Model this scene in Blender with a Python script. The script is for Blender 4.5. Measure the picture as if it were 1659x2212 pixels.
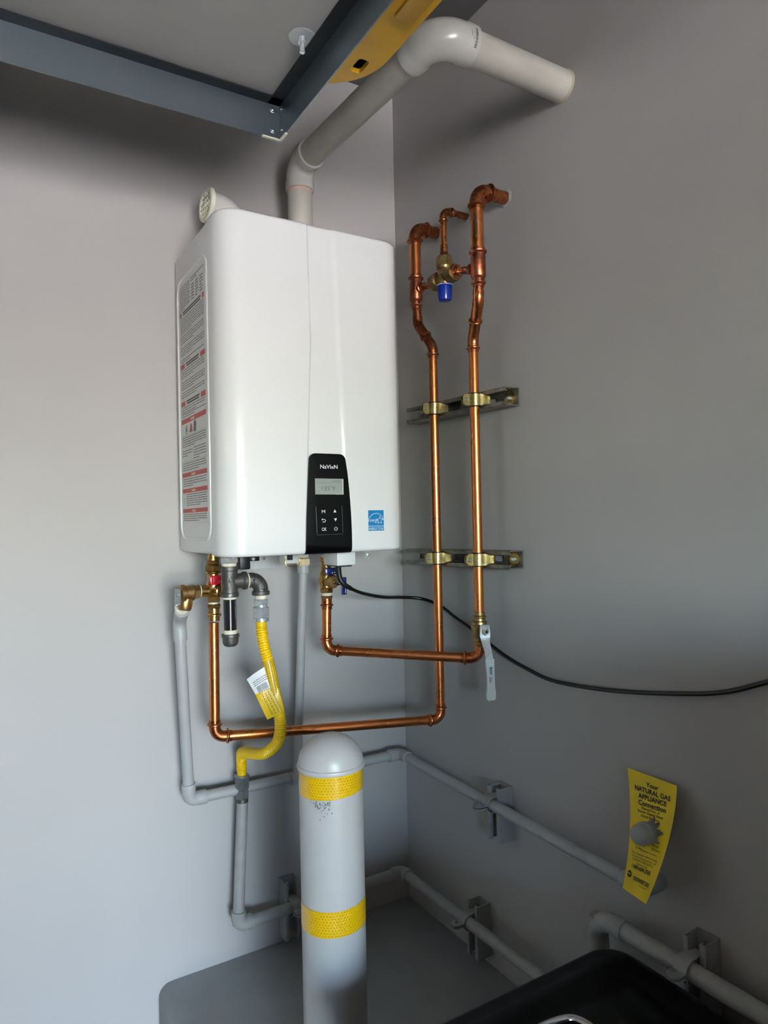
import bpy, bmesh, math, random
from mathutils import Vector as V, Matrix
random.seed(7)
for o in list(bpy.data.objects): bpy.data.objects.remove(o)
scene = bpy.context.scene
COL = scene.collection
R_ = math.radians

# ---------------------------------------------------------------- camera
yaw, pitch, roll = R_(31.1248), R_(0.6784), R_(-1.1973)
f = V((math.sin(yaw)*math.cos(pitch), math.cos(yaw)*math.cos(pitch), math.sin(pitch)))
r = V((math.cos(yaw), -math.sin(yaw), 0)); u = r.cross(f)
r2 = r*math.cos(roll) + u*math.sin(roll); u2 = -r*math.sin(roll) + u*math.cos(roll)
cam_d = bpy.data.cameras.new('camera'); cam = bpy.data.objects.new('camera', cam_d); COL.objects.link(cam)
M = Matrix((r2, u2, -f)).transposed().to_4x4(); M.translation = V((-1.0553, -1.6542, 0.0681))
cam.matrix_world = M
cam_d.sensor_fit = 'HORIZONTAL'; cam_d.sensor_width = 36.0; cam_d.lens = 36.0*1487.3/1659
cam_d.clip_start = 0.02; cam_d.clip_end = 200
scene.camera = cam

# ---------------------------------------------------------------- world, sun, portal, exposure
world = bpy.data.worlds.new('sky'); scene.world = world; world.use_nodes = True
wn = world.node_tree.nodes; wl = world.node_tree.links
bg = wn['Background']; sky = wn.new('ShaderNodeTexSky'); sky.sky_type = 'NISHITA'; sky.sun_disc = False
sky.sun_elevation = R_(42); sky.sun_rotation = R_(80); sky.dust_density = 4.0; sky.air_density = 1.0; sky.altitude = 600
tint = wn.new('ShaderNodeMix'); tint.data_type = 'RGBA'; tint.blend_type = 'MULTIPLY'; tint.inputs[0].default_value = 1.0; tint.inputs[7].default_value = (1.0, 1.0, .985, 1)
wl.new(sky.outputs[0], tint.inputs[6]); wl.new(tint.outputs[2], bg.inputs[0]); bg.inputs[1].default_value = 0.9
sun_d = bpy.data.lights.new('sun', 'SUN'); sun = bpy.data.objects.new('sun', sun_d); COL.objects.link(sun)
sun_d.energy = 9.5; sun_d.angle = R_(0.5); sun_d.color = (1.0, 0.96, 0.91)
sun.rotation_euler = V((-0.75, -0.22, -0.70)).to_track_quat('-Z', 'Y').to_euler()
DOOR_X0, DOOR_X1, DOOR_Y, DOOR_Z0, DOOR_Z1 = -3.3, -0.55, -6.0, -1.45, 0.72
por_d = bpy.data.lights.new('door_portal', 'AREA'); por = bpy.data.objects.new('door_portal', por_d); COL.objects.link(por)
por_d.shape = 'RECTANGLE'; por_d.size = DOOR_X1-DOOR_X0; por_d.size_y = DOOR_Z1-DOOR_Z0; por_d.cycles.is_portal = True
por.location = ((DOOR_X0+DOOR_X1)/2, DOOR_Y, (DOOR_Z0+DOOR_Z1)/2); por.rotation_euler = (R_(90), 0, 0)
scene.view_settings.view_transform = 'Standard'; scene.view_settings.look = 'None'
scene.view_settings.gamma = 1.0; scene.view_settings.use_curve_mapping = False
scene.view_settings.exposure = 4.12
scene.cycles.max_bounces = 10; scene.cycles.diffuse_bounces = 6; scene.cycles.glossy_bounces = 5
scene.cycles.use_denoising = True; scene.cycles.caustics_reflective = False; scene.cycles.caustics_refractive = False
scene.cycles.sample_clamp_indirect = 6.0

# ---------------------------------------------------------------- materials
def lin(c):
    return tuple(((x/255)/12.92 if x/255 <= .04045 else ((x/255+.055)/1.055)**2.4) for x in c)
def mat(name, rgb, rough=.5, metal=0.0, var=0.0, vscale=20.0, bump=0.0, bscale=200.0, coat=0.0, rvar=0.0, spec=.5, detail=3.0, stretch=None, rgb2=None, emit=0.0, ior=None):
    m = bpy.data.materials.new(name); m.use_nodes = True
    nt = m.node_tree; N = nt.nodes; L = nt.links; b = N['Principled BSDF']
    col = lin(rgb); b.inputs['Base Color'].default_value = (*col, 1)
    b.inputs['Roughness'].default_value = rough; b.inputs['Metallic'].default_value = metal
    b.inputs['Specular IOR Level'].default_value = spec
    if coat: b.inputs['Coat Weight'].default_value = coat; b.inputs['Coat Roughness'].default_value = .08
    if emit:
        b.inputs['Emission Color'].default_value = (*col, 1); b.inputs['Emission Strength'].default_value = emit
    if var or bump or rvar:
        tc = N.new('ShaderNodeTexCoord'); mp = N.new('ShaderNodeMapping'); L.new(tc.outputs['Object'], mp.inputs['Vector'])
        if stretch: mp.inputs['Scale'].default_value = stretch
    if var or rvar:
        nz = N.new('ShaderNodeTexNoise'); nz.inputs['Scale'].default_value = vscale; nz.inputs['Detail'].default_value = detail
        L.new(mp.outputs[0], nz.inputs['Vector'])
    if var:
        mx = N.new('ShaderNodeMix'); mx.data_type = 'RGBA'
        c2 = lin(rgb2) if rgb2 else tuple(x*(1-var) for x in col)
        c1 = col if rgb2 else tuple(min(1, x*(1+var)) for x in col)
        mx.inputs[6].default_value = (*c1, 1); mx.inputs[7].default_value = (*c2, 1)
        rp = N.new('ShaderNodeMapRange'); rp.inputs[1].default_value = .3; rp.inputs[2].default_value = .7
        L.new(nz.outputs[0], rp.inputs[0]); L.new(rp.outputs[0], mx.inputs[0]); L.new(mx.outputs[2], b.inputs['Base Color'])
    if rvar:
        rr = N.new('ShaderNodeMapRange'); rr.inputs[1].default_value = .3; rr.inputs[2].default_value = .7
        rr.inputs[3].default_value = max(.02, rough-rvar); rr.inputs[4].default_value = rough+rvar
        L.new(nz.outputs[0], rr.inputs[0]); L.new(rr.outputs[0], b.inputs['Roughness'])
    if bump:
        n2 = N.new('ShaderNodeTexNoise'); n2.inputs['Scale'].default_value = bscale; n2.inputs['Detail'].default_value = 4
        L.new(mp.outputs[0], n2.inputs['Vector'])
        bp = N.new('ShaderNodeBump'); bp.inputs['Strength'].default_value = bump; bp.inputs['Distance'].default_value = .002
        L.new(n2.outputs[0], bp.inputs['Height']); L.new(bp.outputs[0], b.inputs['Normal'])
    return m
WALL = (184, 180, 177)
MT = dict(
 wall=mat('wall_paint', WALL, .6, var=.03, vscale=1.6, bump=.10, bscale=90, spec=.22, rvar=.05),
 cab=mat('blocker_cabinet_enamel', (88, 90, 92), .5),
 carp=mat('blocker_car_paint', (40, 42, 46), .3, coat=.6), blocker_tyre=mat('blocker_tyre_rubber', (22, 22, 22), .7), blocker_glass=mat('blocker_car_glass', (20, 24, 26), .08),
 floor=mat('garage_floor', (84, 82, 80), .6, var=.1, vscale=3, bump=.1),
 drive=mat('driveway_concrete', (156, 153, 148), .8, var=.06, vscale=.6),
 pad=mat('pad_paint', (150, 150, 149), .5, var=.06, vscale=9, bump=.35, bscale=26, rvar=.1),
 wall2=mat('far_wall_paint', (168, 163, 157), .7),
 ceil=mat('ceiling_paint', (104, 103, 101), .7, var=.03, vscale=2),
 enamel=mat('white_enamel', (238, 238, 236), .16, coat=.4, spec=.5, bump=.02, bscale=300),
 side=mat('white_side_steel', (226, 226, 224), .28, coat=.2),
 bkpl=mat('black_gloss_plastic', (6, 6, 7), .12, spec=.3),
 lcd=mat('lcd_glass', (158, 166, 158), .12, coat=.5, var=.03, vscale=30),
 lcdt=mat('lcd_segments', (96, 104, 100), .3),
 wprint=mat('white_print', (232, 232, 232), .5), gprint=mat('grey_print', (110, 110, 112), .5),
 kprint=mat('black_print', (40, 38, 36), .6), lprint=mat('label_ink', (88, 86, 84), .6), rprint=mat('red_print', (205, 92, 80), .5), pprint=mat('pale_print', (228, 190, 178), .5),
 label=mat('label_paper', (224, 223, 220), .45, coat=.2), blue=mat('sticker_blue', (14, 134, 198), .35), navy=mat('blue_vinyl', (18, 34, 110), .3, coat=.3),
 capblue=mat('blue_cap_plastic', (10, 48, 168), .22, coat=.5), red=mat('red_vinyl', (206, 22, 38), .25, coat=.4),
 copper=mat('copper_pipe', (236, 152, 92), .29, 1.0, var=.3, vscale=18, rgb2=(224, 136, 80), rvar=.04, bump=.02, bscale=120),
 copperf=mat('copper_fitting', (228, 142, 90), .28, 1.0, var=.3, vscale=45, rgb2=(176, 98, 56), rvar=.1, bump=.06, bscale=160),
 copperd=mat('copper_aged', (214, 130, 84), .3, 1.0, var=.3, vscale=38, rgb2=(142, 80, 48), rvar=.12, bump=.08, bscale=140),
 coppert=mat('copper_cast_tee', (206, 124, 92), .34, 1.0, var=.3, vscale=60, rgb2=(166, 92, 64), rvar=.1, bump=.25, bscale=260),
 brass=mat('brass', (212, 170, 104), .28, 1.0, var=.2, vscale=50, rgb2=(176, 132, 72), rvar=.1, bump=.05, bscale=220),
 brassd=mat('brass_dull', (196, 168, 112), .36, 1.0, var=.25, vscale=60, rgb2=(148, 124, 78), rvar=.1, bump=.12, bscale=240),
 gold=mat('yellow_zinc', (226, 206, 140), .24, 1.0, var=.15, vscale=40, rgb2=(196, 176, 120), rvar=.08),
 bronze=mat('relief_bronze', (196, 160, 108), .4, 1.0, var=.2, vscale=70, rgb2=(160, 124, 78), bump=.15, bscale=300),
 iron=mat('malleable_iron', (112, 109, 105), .46, .7, var=.25, vscale=60, rgb2=(84, 81, 78), bump=.3, bscale=330, rvar=.1),
 ironb=mat('black_iron_pipe', (34, 34, 36), .2, .3, coat=.3, rvar=.06, vscale=60, var=.2),
 steel=mat('bright_zinc', (226, 230, 232), .24, .72, var=.12, vscale=50, rvar=.08),
 steeld=mat('dull_zinc', (170, 173, 172), .36, .8, var=.2, vscale=60, rvar=.1),
 strut=mat('galvanised_channel', (158, 157, 150), .4, .75, var=.2, vscale=40, rgb2=(116, 114, 108), rvar=.1, bump=.1, bscale=120),
 galv=mat('galvanised_plate', (196, 198, 200), .4, .6, var=.08, vscale=40),
 tape=mat('thread_paste', (226, 218, 196), .6, bump=.4, bscale=200),
 yflex=mat('yellow_coating', (250, 204, 12), .3, coat=.35, var=.05, vscale=30),
 ypaper=mat('yellow_label', (226, 184, 14), .42, coat=.2, var=.1, vscale=160), ytag=mat('yellow_card', (250, 216, 24), .5, var=.05, vscale=30),
 yplas=mat('yellow_plastic', (222, 168, 30), .42, var=.06, vscale=20), hole=mat('dark_slot', (30, 18, 8), .7),
 pvc=mat('white_pvc', (192, 187, 176), .36, var=.07, vscale=14, bump=.03, bscale=60, rvar=.06), pvcf=mat('white_pvc_fitting', (206, 203, 196), .24, coat=.25, var=.03, vscale=20),
 cream=mat('cream_grille', (222, 220, 196), .42), primer=mat('primer_stain', (214, 158, 136), .5, var=.25, vscale=40, rgb2=(224, 200, 186)),
 gpipe=mat('grey_painted_pipe', (172, 171, 170), .42, var=.05, vscale=24, bump=.1, bscale=140, rvar=.06),
 gpipei=mat('grey_painted_iron', (166, 164, 160), .48, var=.07, vscale=30, bump=.25, bscale=200, rvar=.06),
 gstrut=mat('grey_painted_channel', (160, 159, 157), .42, var=.08, vscale=50, bump=.15, bscale=120),
 tan=mat('tan_cpvc', (232, 208, 166), .4), white=mat('white_plastic', (228, 229, 228), .35), offw=mat('offwhite_plastic', (206, 208, 200), .4),
 black=mat('black_rubber', (14, 14, 15), .42, bump=.05), cord=mat('black_cord', (10, 10, 11), .3, spec=.5), bin=mat('black_bin', (5, 5, 5), .4, spec=.22, bump=.03, bscale=60, rvar=.08),
 rack=mat('blue_grey_steel', (134, 144, 151), .3, .9), rackd=mat('shade_dark_flange', (26, 28, 30), .5, .3), deck=mat('deck_board', (176, 173, 168), .7, var=.04, vscale=6, bump=.1, bscale=300),
 bol=mat('bollard_paint', (192, 190, 187), .4, var=.03, vscale=12, bump=.16, bscale=40, rvar=.08), caulk=mat('wall_putty', (188, 186, 183), .7, bump=.6, bscale=90),
 screen=mat('khaki_screen', (98, 94, 68), .7), tealp=mat('teal_print', (20, 96, 84), .5), chrome=mat('chrome', (230, 230, 232), .08, 1.0), bulb=mat('lamp_diffuser', (255, 244, 226), .5, emit=1.5),
)

# ---------------------------------------------------------------- geometry helpers
def frame(d):
    d = d.normalized(); a = V((0, 0, 1)) if abs(d.z) < .9 else V((1, 0, 0))
    x = a.cross(d).normalized(); return x, d.cross(x)
class G:
    """collects verts and faces in world space; part() links them as one mesh"""
    def __init__(s): s.v = []; s.f = []; s.uv = None
    def ring(s, c, x, y, rad, n, ph=0.0):
        i = len(s.v)
        for k in range(n):
            a = ph+2*math.pi*k/n; s.v.append(c+x*(rad*math.cos(a))+y*(rad*math.sin(a)))
        return list(range(i, i+n))
    def skin(s, A, B):
        n = len(A)
        for k in range(n): s.f.append((A[k], A[(k+1) % n], B[(k+1) % n], B[k]))
    def lathe(s, o, d, prof, n=20, caps=True, ph=0.0):
        o = V(o); d = V(d).normalized(); x, y = frame(d); prev = None; first = None
        for t, rad in prof:
            R = s.ring(o+d*t, x, y, rad, n, ph)
            if prev: s.skin(prev, R)
            else: first = R
            prev = R
        if caps: s.f.append(tuple(reversed(first))); s.f.append(tuple(prev))
        return s
    def cyl(s, a, b, rad, n=20, rad2=None):
        a = V(a); b = V(b); return s.lathe(a, b-a, [(0, rad), ((b-a).length, rad if rad2 is None else rad2)], n)
    def hexn(s, a, b, rad, ch=.12, ph=.26, n=6):
        a = V(a); b = V(b); L = (b-a).length; c = min(rad*ch, L*.3)
        return s.lathe(a, b-a, [(0, rad-c), (c, rad), (L-c, rad), (L, rad-c)], n, True, ph)
    def sweep(s, pts, rad, n=16, caps=True):
        pts = [V(p) for p in pts]; m = len(pts); rr = rad if isinstance(rad, (list, tuple)) else [rad]*m
        tan = []
        for i in range(m):
            a = pts[max(i-1, 0)]; b = pts[min(i+1, m-1)]; t = b-a
            j = i
            while t.length < 1e-7 and j < m-1: j += 1; t = pts[j]-a
            if t.length < 1e-7: t = tan[-1] if tan else V((0, 0, 1))
            tan.append(t.normalized())
        x, _ = frame(tan[0]); prev = None; first = None
        for i in range(m):
            t = tan[i]; x = (x-t*x.dot(t)).normalized(); y = t.cross(x)
            Rg = s.ring(pts[i], x, y, rr[i], n)
            if prev: s.skin(prev, Rg)
            else: first = Rg
            prev = Rg
        if caps: s.f.append(tuple(reversed(first))); s.f.append(tuple(prev))
        return s
    def box(s, a, b):
        x0, x1 = sorted((a[0], b[0])); y0, y1 = sorted((a[1], b[1])); z0, z1 = sorted((a[2], b[2])); i = len(s.v)
        s.v += [V(p) for p in ((x0,y0,z0),(x1,y0,z0),(x1,y1,z0),(x0,y1,z0),(x0,y0,z1),(x1,y0,z1),(x1,y1,z1),(x0,y1,z1))]
        for q in ((3,2,1,0),(4,5,6,7),(0,1,5,4),(1,2,6,5),(2,3,7,6),(3,0,4,7)): s.f.append(tuple(i+k for k in q))
        return s
    def rbox(s, a, b, bev, seg=3):
        x0, x1 = sorted((a[0], b[0])); y0, y1 = sorted((a[1], b[1])); z0, z1 = sorted((a[2], b[2]))
        bm = bmesh.new(); bmesh.ops.create_cube(bm, size=1)
        for v in bm.verts: v.co = V((x0+(v.co.x+.5)*(x1-x0), y0+(v.co.y+.5)*(y1-y0), z0+(v.co.z+.5)*(z1-z0)))
        bmesh.ops.bevel(bm, geom=bm.edges[:], offset=bev, segments=seg, profile=.5, affect='EDGES')
        i = len(s.v); bm.verts.index_update(); s.v += [v.co.copy() for v in bm.verts]
        for fc in bm.faces: s.f.append(tuple(i+v.index for v in fc.verts))
        bm.free(); return s
    def obox(s, c, ax, ay, az, h):
        """oriented box: centre, three axes, half sizes"""
        c = V(c); i = len(s.v); ax, ay, az = V(ax)*h[0], V(ay)*h[1], V(az)*h[2]
        for sz in (-1, 1):
            for sx, sy in ((-1,-1),(1,-1),(1,1),(-1,1)): s.v.append(c+ax*sx+ay*sy+az*sz)
        for q in ((3,2,1,0),(4,5,6,7),(0,1,5,4),(1,2,6,5),(2,3,7,6),(3,0,4,7)): s.f.append(tuple(i+k for k in q))
        return s
    def prism(s, pts, ext):
        pts = [V(p) for p in pts]; ext = V(ext); n = len(pts); i = len(s.v)
        s.v += pts+[p+ext for p in pts]
        s.f.append(tuple(reversed(range(i, i+n)))); s.f.append(tuple(range(i+n, i+2*n)))
        for k in range(n): s.f.append((i+k, i+(k+1) % n, i+n+(k+1) % n, i+n+k))
        return s
    def poly(s, pts):
        i = len(s.v); s.v += [V(p) for p in pts]; s.f.append(tuple(range(i, i+len(pts)))); return s
    def holed(s, c, uu, vv, hu, hv, hole, depth, n=24):
        """rectangle (half sizes hu, hv) with a hole loop [(u,v)...] and thickness vector depth"""
        c = V(c); uu = V(uu); vv = V(vv); depth = V(depth); i = len(s.v); m = len(hole); hc = (sum(p[0] for p in hole)/m, sum(p[1] for p in hole)/m)
        outer = []
        for (a, b) in hole:
            da, db = a-hc[0], b-hc[1]
            ts = []
            if abs(da) > 1e-9: ts += [(hu-hc[0])/da if da > 0 else (-hu-hc[0])/da]
            if abs(db) > 1e-9: ts += [(hv-hc[1])/db if db > 0 else (-hv-hc[1])/db]
            t = min(ts); outer.append((hc[0]+da*t, hc[1]+db*t))
        for (su, sv) in ((-1,-1),(1,-1),(1,1),(-1,1)):   # snap nearest outer point to each corner
            k = min(range(m), key=lambda q: (outer[q][0]-su*hu)**2+(outer[q][1]-sv*hv)**2); outer[k] = (su*hu, sv*hv)
        P = lambda q: c+uu*q[0]+vv*q[1]
        s.v += [P(q) for q in outer]+[P(q) for q in hole]+[P(q)+depth for q in outer]+[P(q)+depth for q in hole]
        for k in range(m):
            k2 = (k+1) % m
            s.f.append((i+k, i+k2, i+m+k2, i+m+k)); s.f.append((i+2*m+k2, i+2*m+k, i+3*m+k, i+3*m+k2))
            s.f.append((i+m+k, i+m+k2, i+3*m+k2, i+3*m+k)); s.f.append((i+k2, i+k, i+2*m+k, i+2*m+k2))
        return s
    def dome(s, c, rad, n=16, d=(0,0,1), flat=1.0, rows=5):
        return s.lathe(c, d, [(rad*flat*math.sin(math.pi/2*k/rows), max(rad*math.cos(math.pi/2*k/rows), 1e-4)) for k in range(rows+1)], n)
def ov(hu, hv, n=24, cu=0.0, cv=0.0):
    """stadium loop"""
    L = []
    for k in range(n):
        a = 2*math.pi*k/n; e = .45
        ca, sa = math.cos(a), math.sin(a)
        L.append((cu+hu*math.copysign(abs(ca)**e, ca), cv+hv*math.copysign(abs(sa)**e, sa)))
    return L
def part(name, g, m, parent=None, label=None, kind=None, sharp=35):
    me = bpy.data.meshes.new(name); off = parent.location if parent is not None and parent.parent is None else (V((0, 0, 0)) if parent is None else parent.parent.location)
    if parent is not None and parent.parent is not None and parent.parent.type != 'EMPTY': off = V((0, 0, 0))
    me.from_pydata([tuple(v-V(off)) for v in g.v], [], g.f)
    me.validate(); me.update()
    bm = bmesh.new(); bm.from_mesh(me); bmesh.ops.recalc_face_normals(bm, faces=bm.faces); bm.to_mesh(me); bm.free()
    me.polygons.foreach_set('use_smooth', [True]*len(me.polygons)); me.set_sharp_from_angle(angle=R_(sharp))
    me.materials.append(MT[m] if isinstance(m, str) else m)
    o = bpy.data.objects.new(name, me); COL.objects.link(o)
    if parent is not None: o.parent = parent
    if label: o['label'] = label
    if kind: o['kind'] = kind
    return o
def tag(o, label, cat, group=None):
    o['label'] = label; o['category'] = cat
    if group: o['group'] = group
    return o
def thing(name, loc, label, cat, group=None):
    o = bpy.data.objects.new(name, None); COL.objects.link(o); o.location = loc; o.empty_display_size = .05
    return tag(o, label, cat, group)
def struct(name, g, m, label=None):
    o = part(name, g, m); o['kind'] = 'structure'
    if label: o['label'] = label
    return o
# text as flat mesh, mapped by fn(u, v) -> point
_tc = {}
def text2d(body, size, bold=0.0, shear=0.0, spacing=1.0):
    key = (body, bold, shear, spacing)
    if key not in _tc:
        cu = bpy.data.curves.new('t', 'FONT'); cu.body = body; cu.size = 1.0; cu.align_x = 'CENTER'; cu.align_y = 'BOTTOM_BASELINE'
        cu.offset = bold; cu.shear = shear; cu.resolution_u = 3; cu.space_character = spacing
        ob = bpy.data.objects.new('t', cu); COL.objects.link(ob); dg = bpy.context.evaluated_depsgraph_get(); dg.update()
        me = bpy.data.meshes.new_from_object(ob.evaluated_get(dg))
        _tc[key] = ([tuple(v.co[:2]) for v in me.vertices], [tuple(p.vertices) for p in me.polygons])
        bpy.data.objects.remove(ob); bpy.data.curves.remove(cu); bpy.data.meshes.remove(me)
    return _tc[key]
def put_text(g, fn, body, cu, cv, size, width=None, **k):
    v2, f2 = text2d(body, size, **k)
    if not v2: return
    xs = [p[0] for p in v2]; w = max(xs)-min(xs); mid = (max(xs)+min(xs))/2
    sx = size if width is None else width/w
    i = len(g.v); g.v += [V(fn(cu+(p[0]-mid)*sx, cv+p[1]*size)) for p in v2]; g.f += [tuple(i+q for q in p) for p in f2]
def put_rect(g, fn, u0, v0, u1, v1): g.poly([fn(u0, v0), fn(u1, v0), fn(u1, v1), fn(u0, v1)])
def put_line(g, fn, pts, w):
    for (a, b) in zip(pts, pts[1:]):
        dx, dy = b[0]-a[0], b[1]-a[1]; L = math.hypot(dx, dy) or 1; nx, ny = -dy/L*w/2, dx/L*w/2
        g.poly([fn(a[0]+nx, a[1]+ny), fn(a[0]-nx, a[1]-ny), fn(b[0]-nx, b[1]-ny), fn(b[0]+nx, b[1]+ny)])
def catmull(P, n=8):
    P = [V(p) for p in P]; Q = [P[0]*2-P[1]]+P+[P[-1]*2-P[-2]]; out = []
    for i in range(1, len(Q)-2):
        for k in range(n):
            t = k/n; a, b, c, d = Q[i-1], Q[i], Q[i+1], Q[i+2]
            out.append(.5*((2*b)+(c-a)*t+(2*a-5*b+4*c-d)*t*t+(3*b-a-3*c+d)*t**3))
    out.append(P[-1]); return out
def arc_path(P, a, b, R, n=10):
    """fillet at corner P between outgoing unit directions a and b"""
    P = V(P); a = V(a).normalized(); b = V(b).normalized(); th = a.angle(b)
    T = R/math.tan(th/2); c = P+(a+b).normalized()*(R/math.sin(th/2)); s0 = P+a*T-c; e0 = P+b*T-c
    phi = math.pi-th; ax = s0.cross(e0).normalized()
    return [c+Matrix.Rotation(phi*k/n, 3, ax) @ s0 for k in range(n+1)], T
def elbow(P, a, b, rad, R, ends, n=20, seg=10, g=None):
    """swept elbow; ends = [(offset from the end of the leg, radius)...] listed from the leg mouth inwards, leg length first"""
    P = V(P); a = V(a).normalized(); b = V(b).normalized(); arc, T = arc_path(P, a, b, R, seg)
    L, prof = ends; pts = []; rr = []
    for d, q in prof: pts.append(P+a*(L-d)); rr.append(q)
    for p in arc: pts.append(p); rr.append(rad)
    for d, q in reversed(prof): pts.append(P+b*(L-d)); rr.append(q)
    g = g or G(); return g.sweep(pts, rr, n)
def press_prof(rp):
    h = rp*1.12
    return [(0, rp*1.02), (.0002, h), (.006, h), (.0072, rp*1.36), (.0088, rp*1.46), (.0108, rp*1.46), (.0122, rp*1.34), (.0134, h)]
def press_elbow(P, a, b, rp, L=None, R=None):
    R = R or rp*1.9; th = V(a).angle(V(b)); T = R/math.tan(th/2); L = L or T+.017
    return elbow(P, a, b, rp*1.12, R, (L, press_prof(rp)))
def hub_prof(rp, k=1.2, d=.018):
    return [(0, rp*1.0), (.0003, rp*k*.97), (.0015, rp*k), (d, rp*k), (d+.002, rp*k*.97)]

# ================================================================ THE SETTING
FZ = -1.45
struct('floor', G().box((-6.2, -6.0, FZ-.1), (.2, .2, FZ)), 'floor')
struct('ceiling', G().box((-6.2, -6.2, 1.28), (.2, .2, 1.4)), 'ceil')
struct('wall_back', G().box((-6.2, 0, FZ), (.2, .15, 1.28)), 'wall')
wr = struct('wall_right', G().box((0, -6.2, FZ), (.15, 0, 1.28)), 'wall')
struct('wall_left', G().box((-6.2, -6.2, FZ), (-6.05, 0, 1.28)), 'wall2')
g = G(); g.box((-6.2, DOOR_Y-.15, FZ), (DOOR_X0, DOOR_Y, 1.28)); g.box((DOOR_X1, DOOR_Y-.15, FZ), (.2, DOOR_Y, 1.28)); g.box((DOOR_X0, DOOR_Y-.15, DOOR_Z1), (DOOR_X1, DOOR_Y, 1.28))
struct('wall_front', g, 'wall2')
struct('driveway', G().box((-30, -40, FZ-.14), (30, DOOR_Y, FZ-.04)), 'drive')

# raised concrete equipment pad in the corner, rounded upper edge
g = G(); prof = []
PX, PZ, PF, rr = -.692, -.996, -.470, .028
n = 7; sec = [(PX, FZ)]+[(PX+rr-rr*math.cos(math.pi/2*k/n), PZ-rr+rr*math.sin(math.pi/2*k/n)) for k in range(n+1)]
ys = [-.001]+[-.03*k for k in range(1, 15)]+[PF+rr-.0]+[PF+rr-rr*math.sin(math.pi/2*k/n) for k in range(1, n+1)]
drop = lambda y: 0 if y > PF+rr else rr-math.sqrt(max(0, rr*rr-(PF+rr-y)**2))
rows = []
for y in ys:
    d = drop(y); R0 = []
    wob = .0012*math.sin(y*41)+.001*math.sin(y*97+1)
    for k, (x, z) in enumerate(sec):
        R0.append(len(g.v)); g.v.append(V((x+(wob if k else 0)+(d if k else d), y, z if k == 0 else z-d)))
    R0.append(len(g.v)); g.v.append(V((-.001, y, PZ-d))); rows.append(R0)
for A, B in zip(rows, rows[1:]):
    for k in range(len(A)-1): g.f.append((A[k], A[k+1], B[k+1], B[k]))
i = len(g.v); L = rows[-1]; g.v.append(V((-.001, PF, FZ))); g.f.append(tuple([L[0]]+L[1:]+[i]))
tag(part('equipment_pad', g, 'pad'), 'raised grey painted concrete pad filling the corner behind the bollard', 'concrete pad')

# cabinet added out of view to block door light on the right wall
cab = thing('blocker_cabinet', (-.35, -2.6, FZ), 'added unseen dark grey cabinet blocking door light along the right wall', 'cabinet')
part('body', G().rbox((-.62, -3.3, FZ+.06), (-.01, -1.95, -.02), .006, 2), 'cab', cab)
for k in range(2): part('blocker_door', G().rbox((-.645, -3.28+.67*k, FZ+.08), (-.622, -2.63+.67*k, -.04), .004, 2), 'cab', cab)
part('blocker_plinth', G().box((-.58, -3.28, FZ), (-.02, -1.97, FZ+.06)), 'cab', cab)

# dark car added out of view to block door light low down
car = thing('blocker_car', (-2.9, -3.9, FZ), 'added unseen dark car behind the camera blocking low door light', 'car')
def loft_x(secs, xa, xb, inset):
    g = G(); rows = []
    for k in range(7):
        t = k/6; x = xa+(xb-xa)*t; e = inset*(abs(2*t-1)**3); R0 = []
        for (y, z) in secs: R0.append(len(g.v)); g.v.append(V((x, y, z-e*(z-FZ)*.5)))
        rows.append(R0)
    for A, B in zip(rows, rows[1:]): g.skin(A, B)
    g.f.append(tuple(reversed(rows[0]))); g.f.append(tuple(rows[-1])); return g
bs = [(-5.85, FZ+.25), (-5.88, FZ+.72), (-5.7, FZ+.95), (-4.9, FZ+1.02), (-3.0, FZ+1.02), (-2.2, FZ+.92), (-1.98, FZ+.74), (-1.95, FZ+.3), (-2.1, FZ+.22)]
part('body', loft_x(bs, -3.58, -1.74, .10), 'carp', car)
cs = [(-5.3, FZ+1.0), (-4.85, FZ+1.52), (-4.3, FZ+1.64), (-3.7, FZ+1.58), (-3.0, FZ+1.0)]
part('blocker_cabin', loft_x(cs, -3.48, -1.84, .16), 'blocker_glass', car)
for x in (-3.45, -1.87):
    for y in (-5.2, -2.65): part('blocker_wheel', G().lathe((x-.1, y, FZ+.32), (1, 0, 0), [(0, .26), (.02, .32), (.18, .32), (.2, .26)], 24), 'blocker_tyre', car)

# garage ceiling lamp out of view behind the camera
lamp = thing('ceiling_lamp', (-2.3, -2.4, 1.28), 'round twin bulb lamp on the garage ceiling', 'lamp')
g = G().lathe((-2.3, -2.4, 1.28), (0, 0, -1), [(0, .12), (.02, .12), (.03, .10)], 28); part('base', g, 'white', lamp)
for s in (-1, 1):
    g = G().dome((-2.3+.07*s, -2.4, 1.23), .035, 16, (0, 0, -1)); g.dome((-2.3+.07*s, -2.4, 1.23), .035, 16, (0, 0, 1)); part('bulb', g, 'bulb', lamp)

# ================================================================ WATER HEATER
HX0, HX1, HH, HD = -.628, -.197, .700, .339
heater = thing('water_heater', ((HX0+HX1)/2, 0, 0), 'white wall-hung tankless water heater with a black control panel', 'water heater')
HW = HX1-HX0
g = G().rbox((HX0+.0008, -.001, .004), (HX1-.0008, -.266, HH-.003), .009, 3); body = part('housing', g, 'side', heater)
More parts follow.
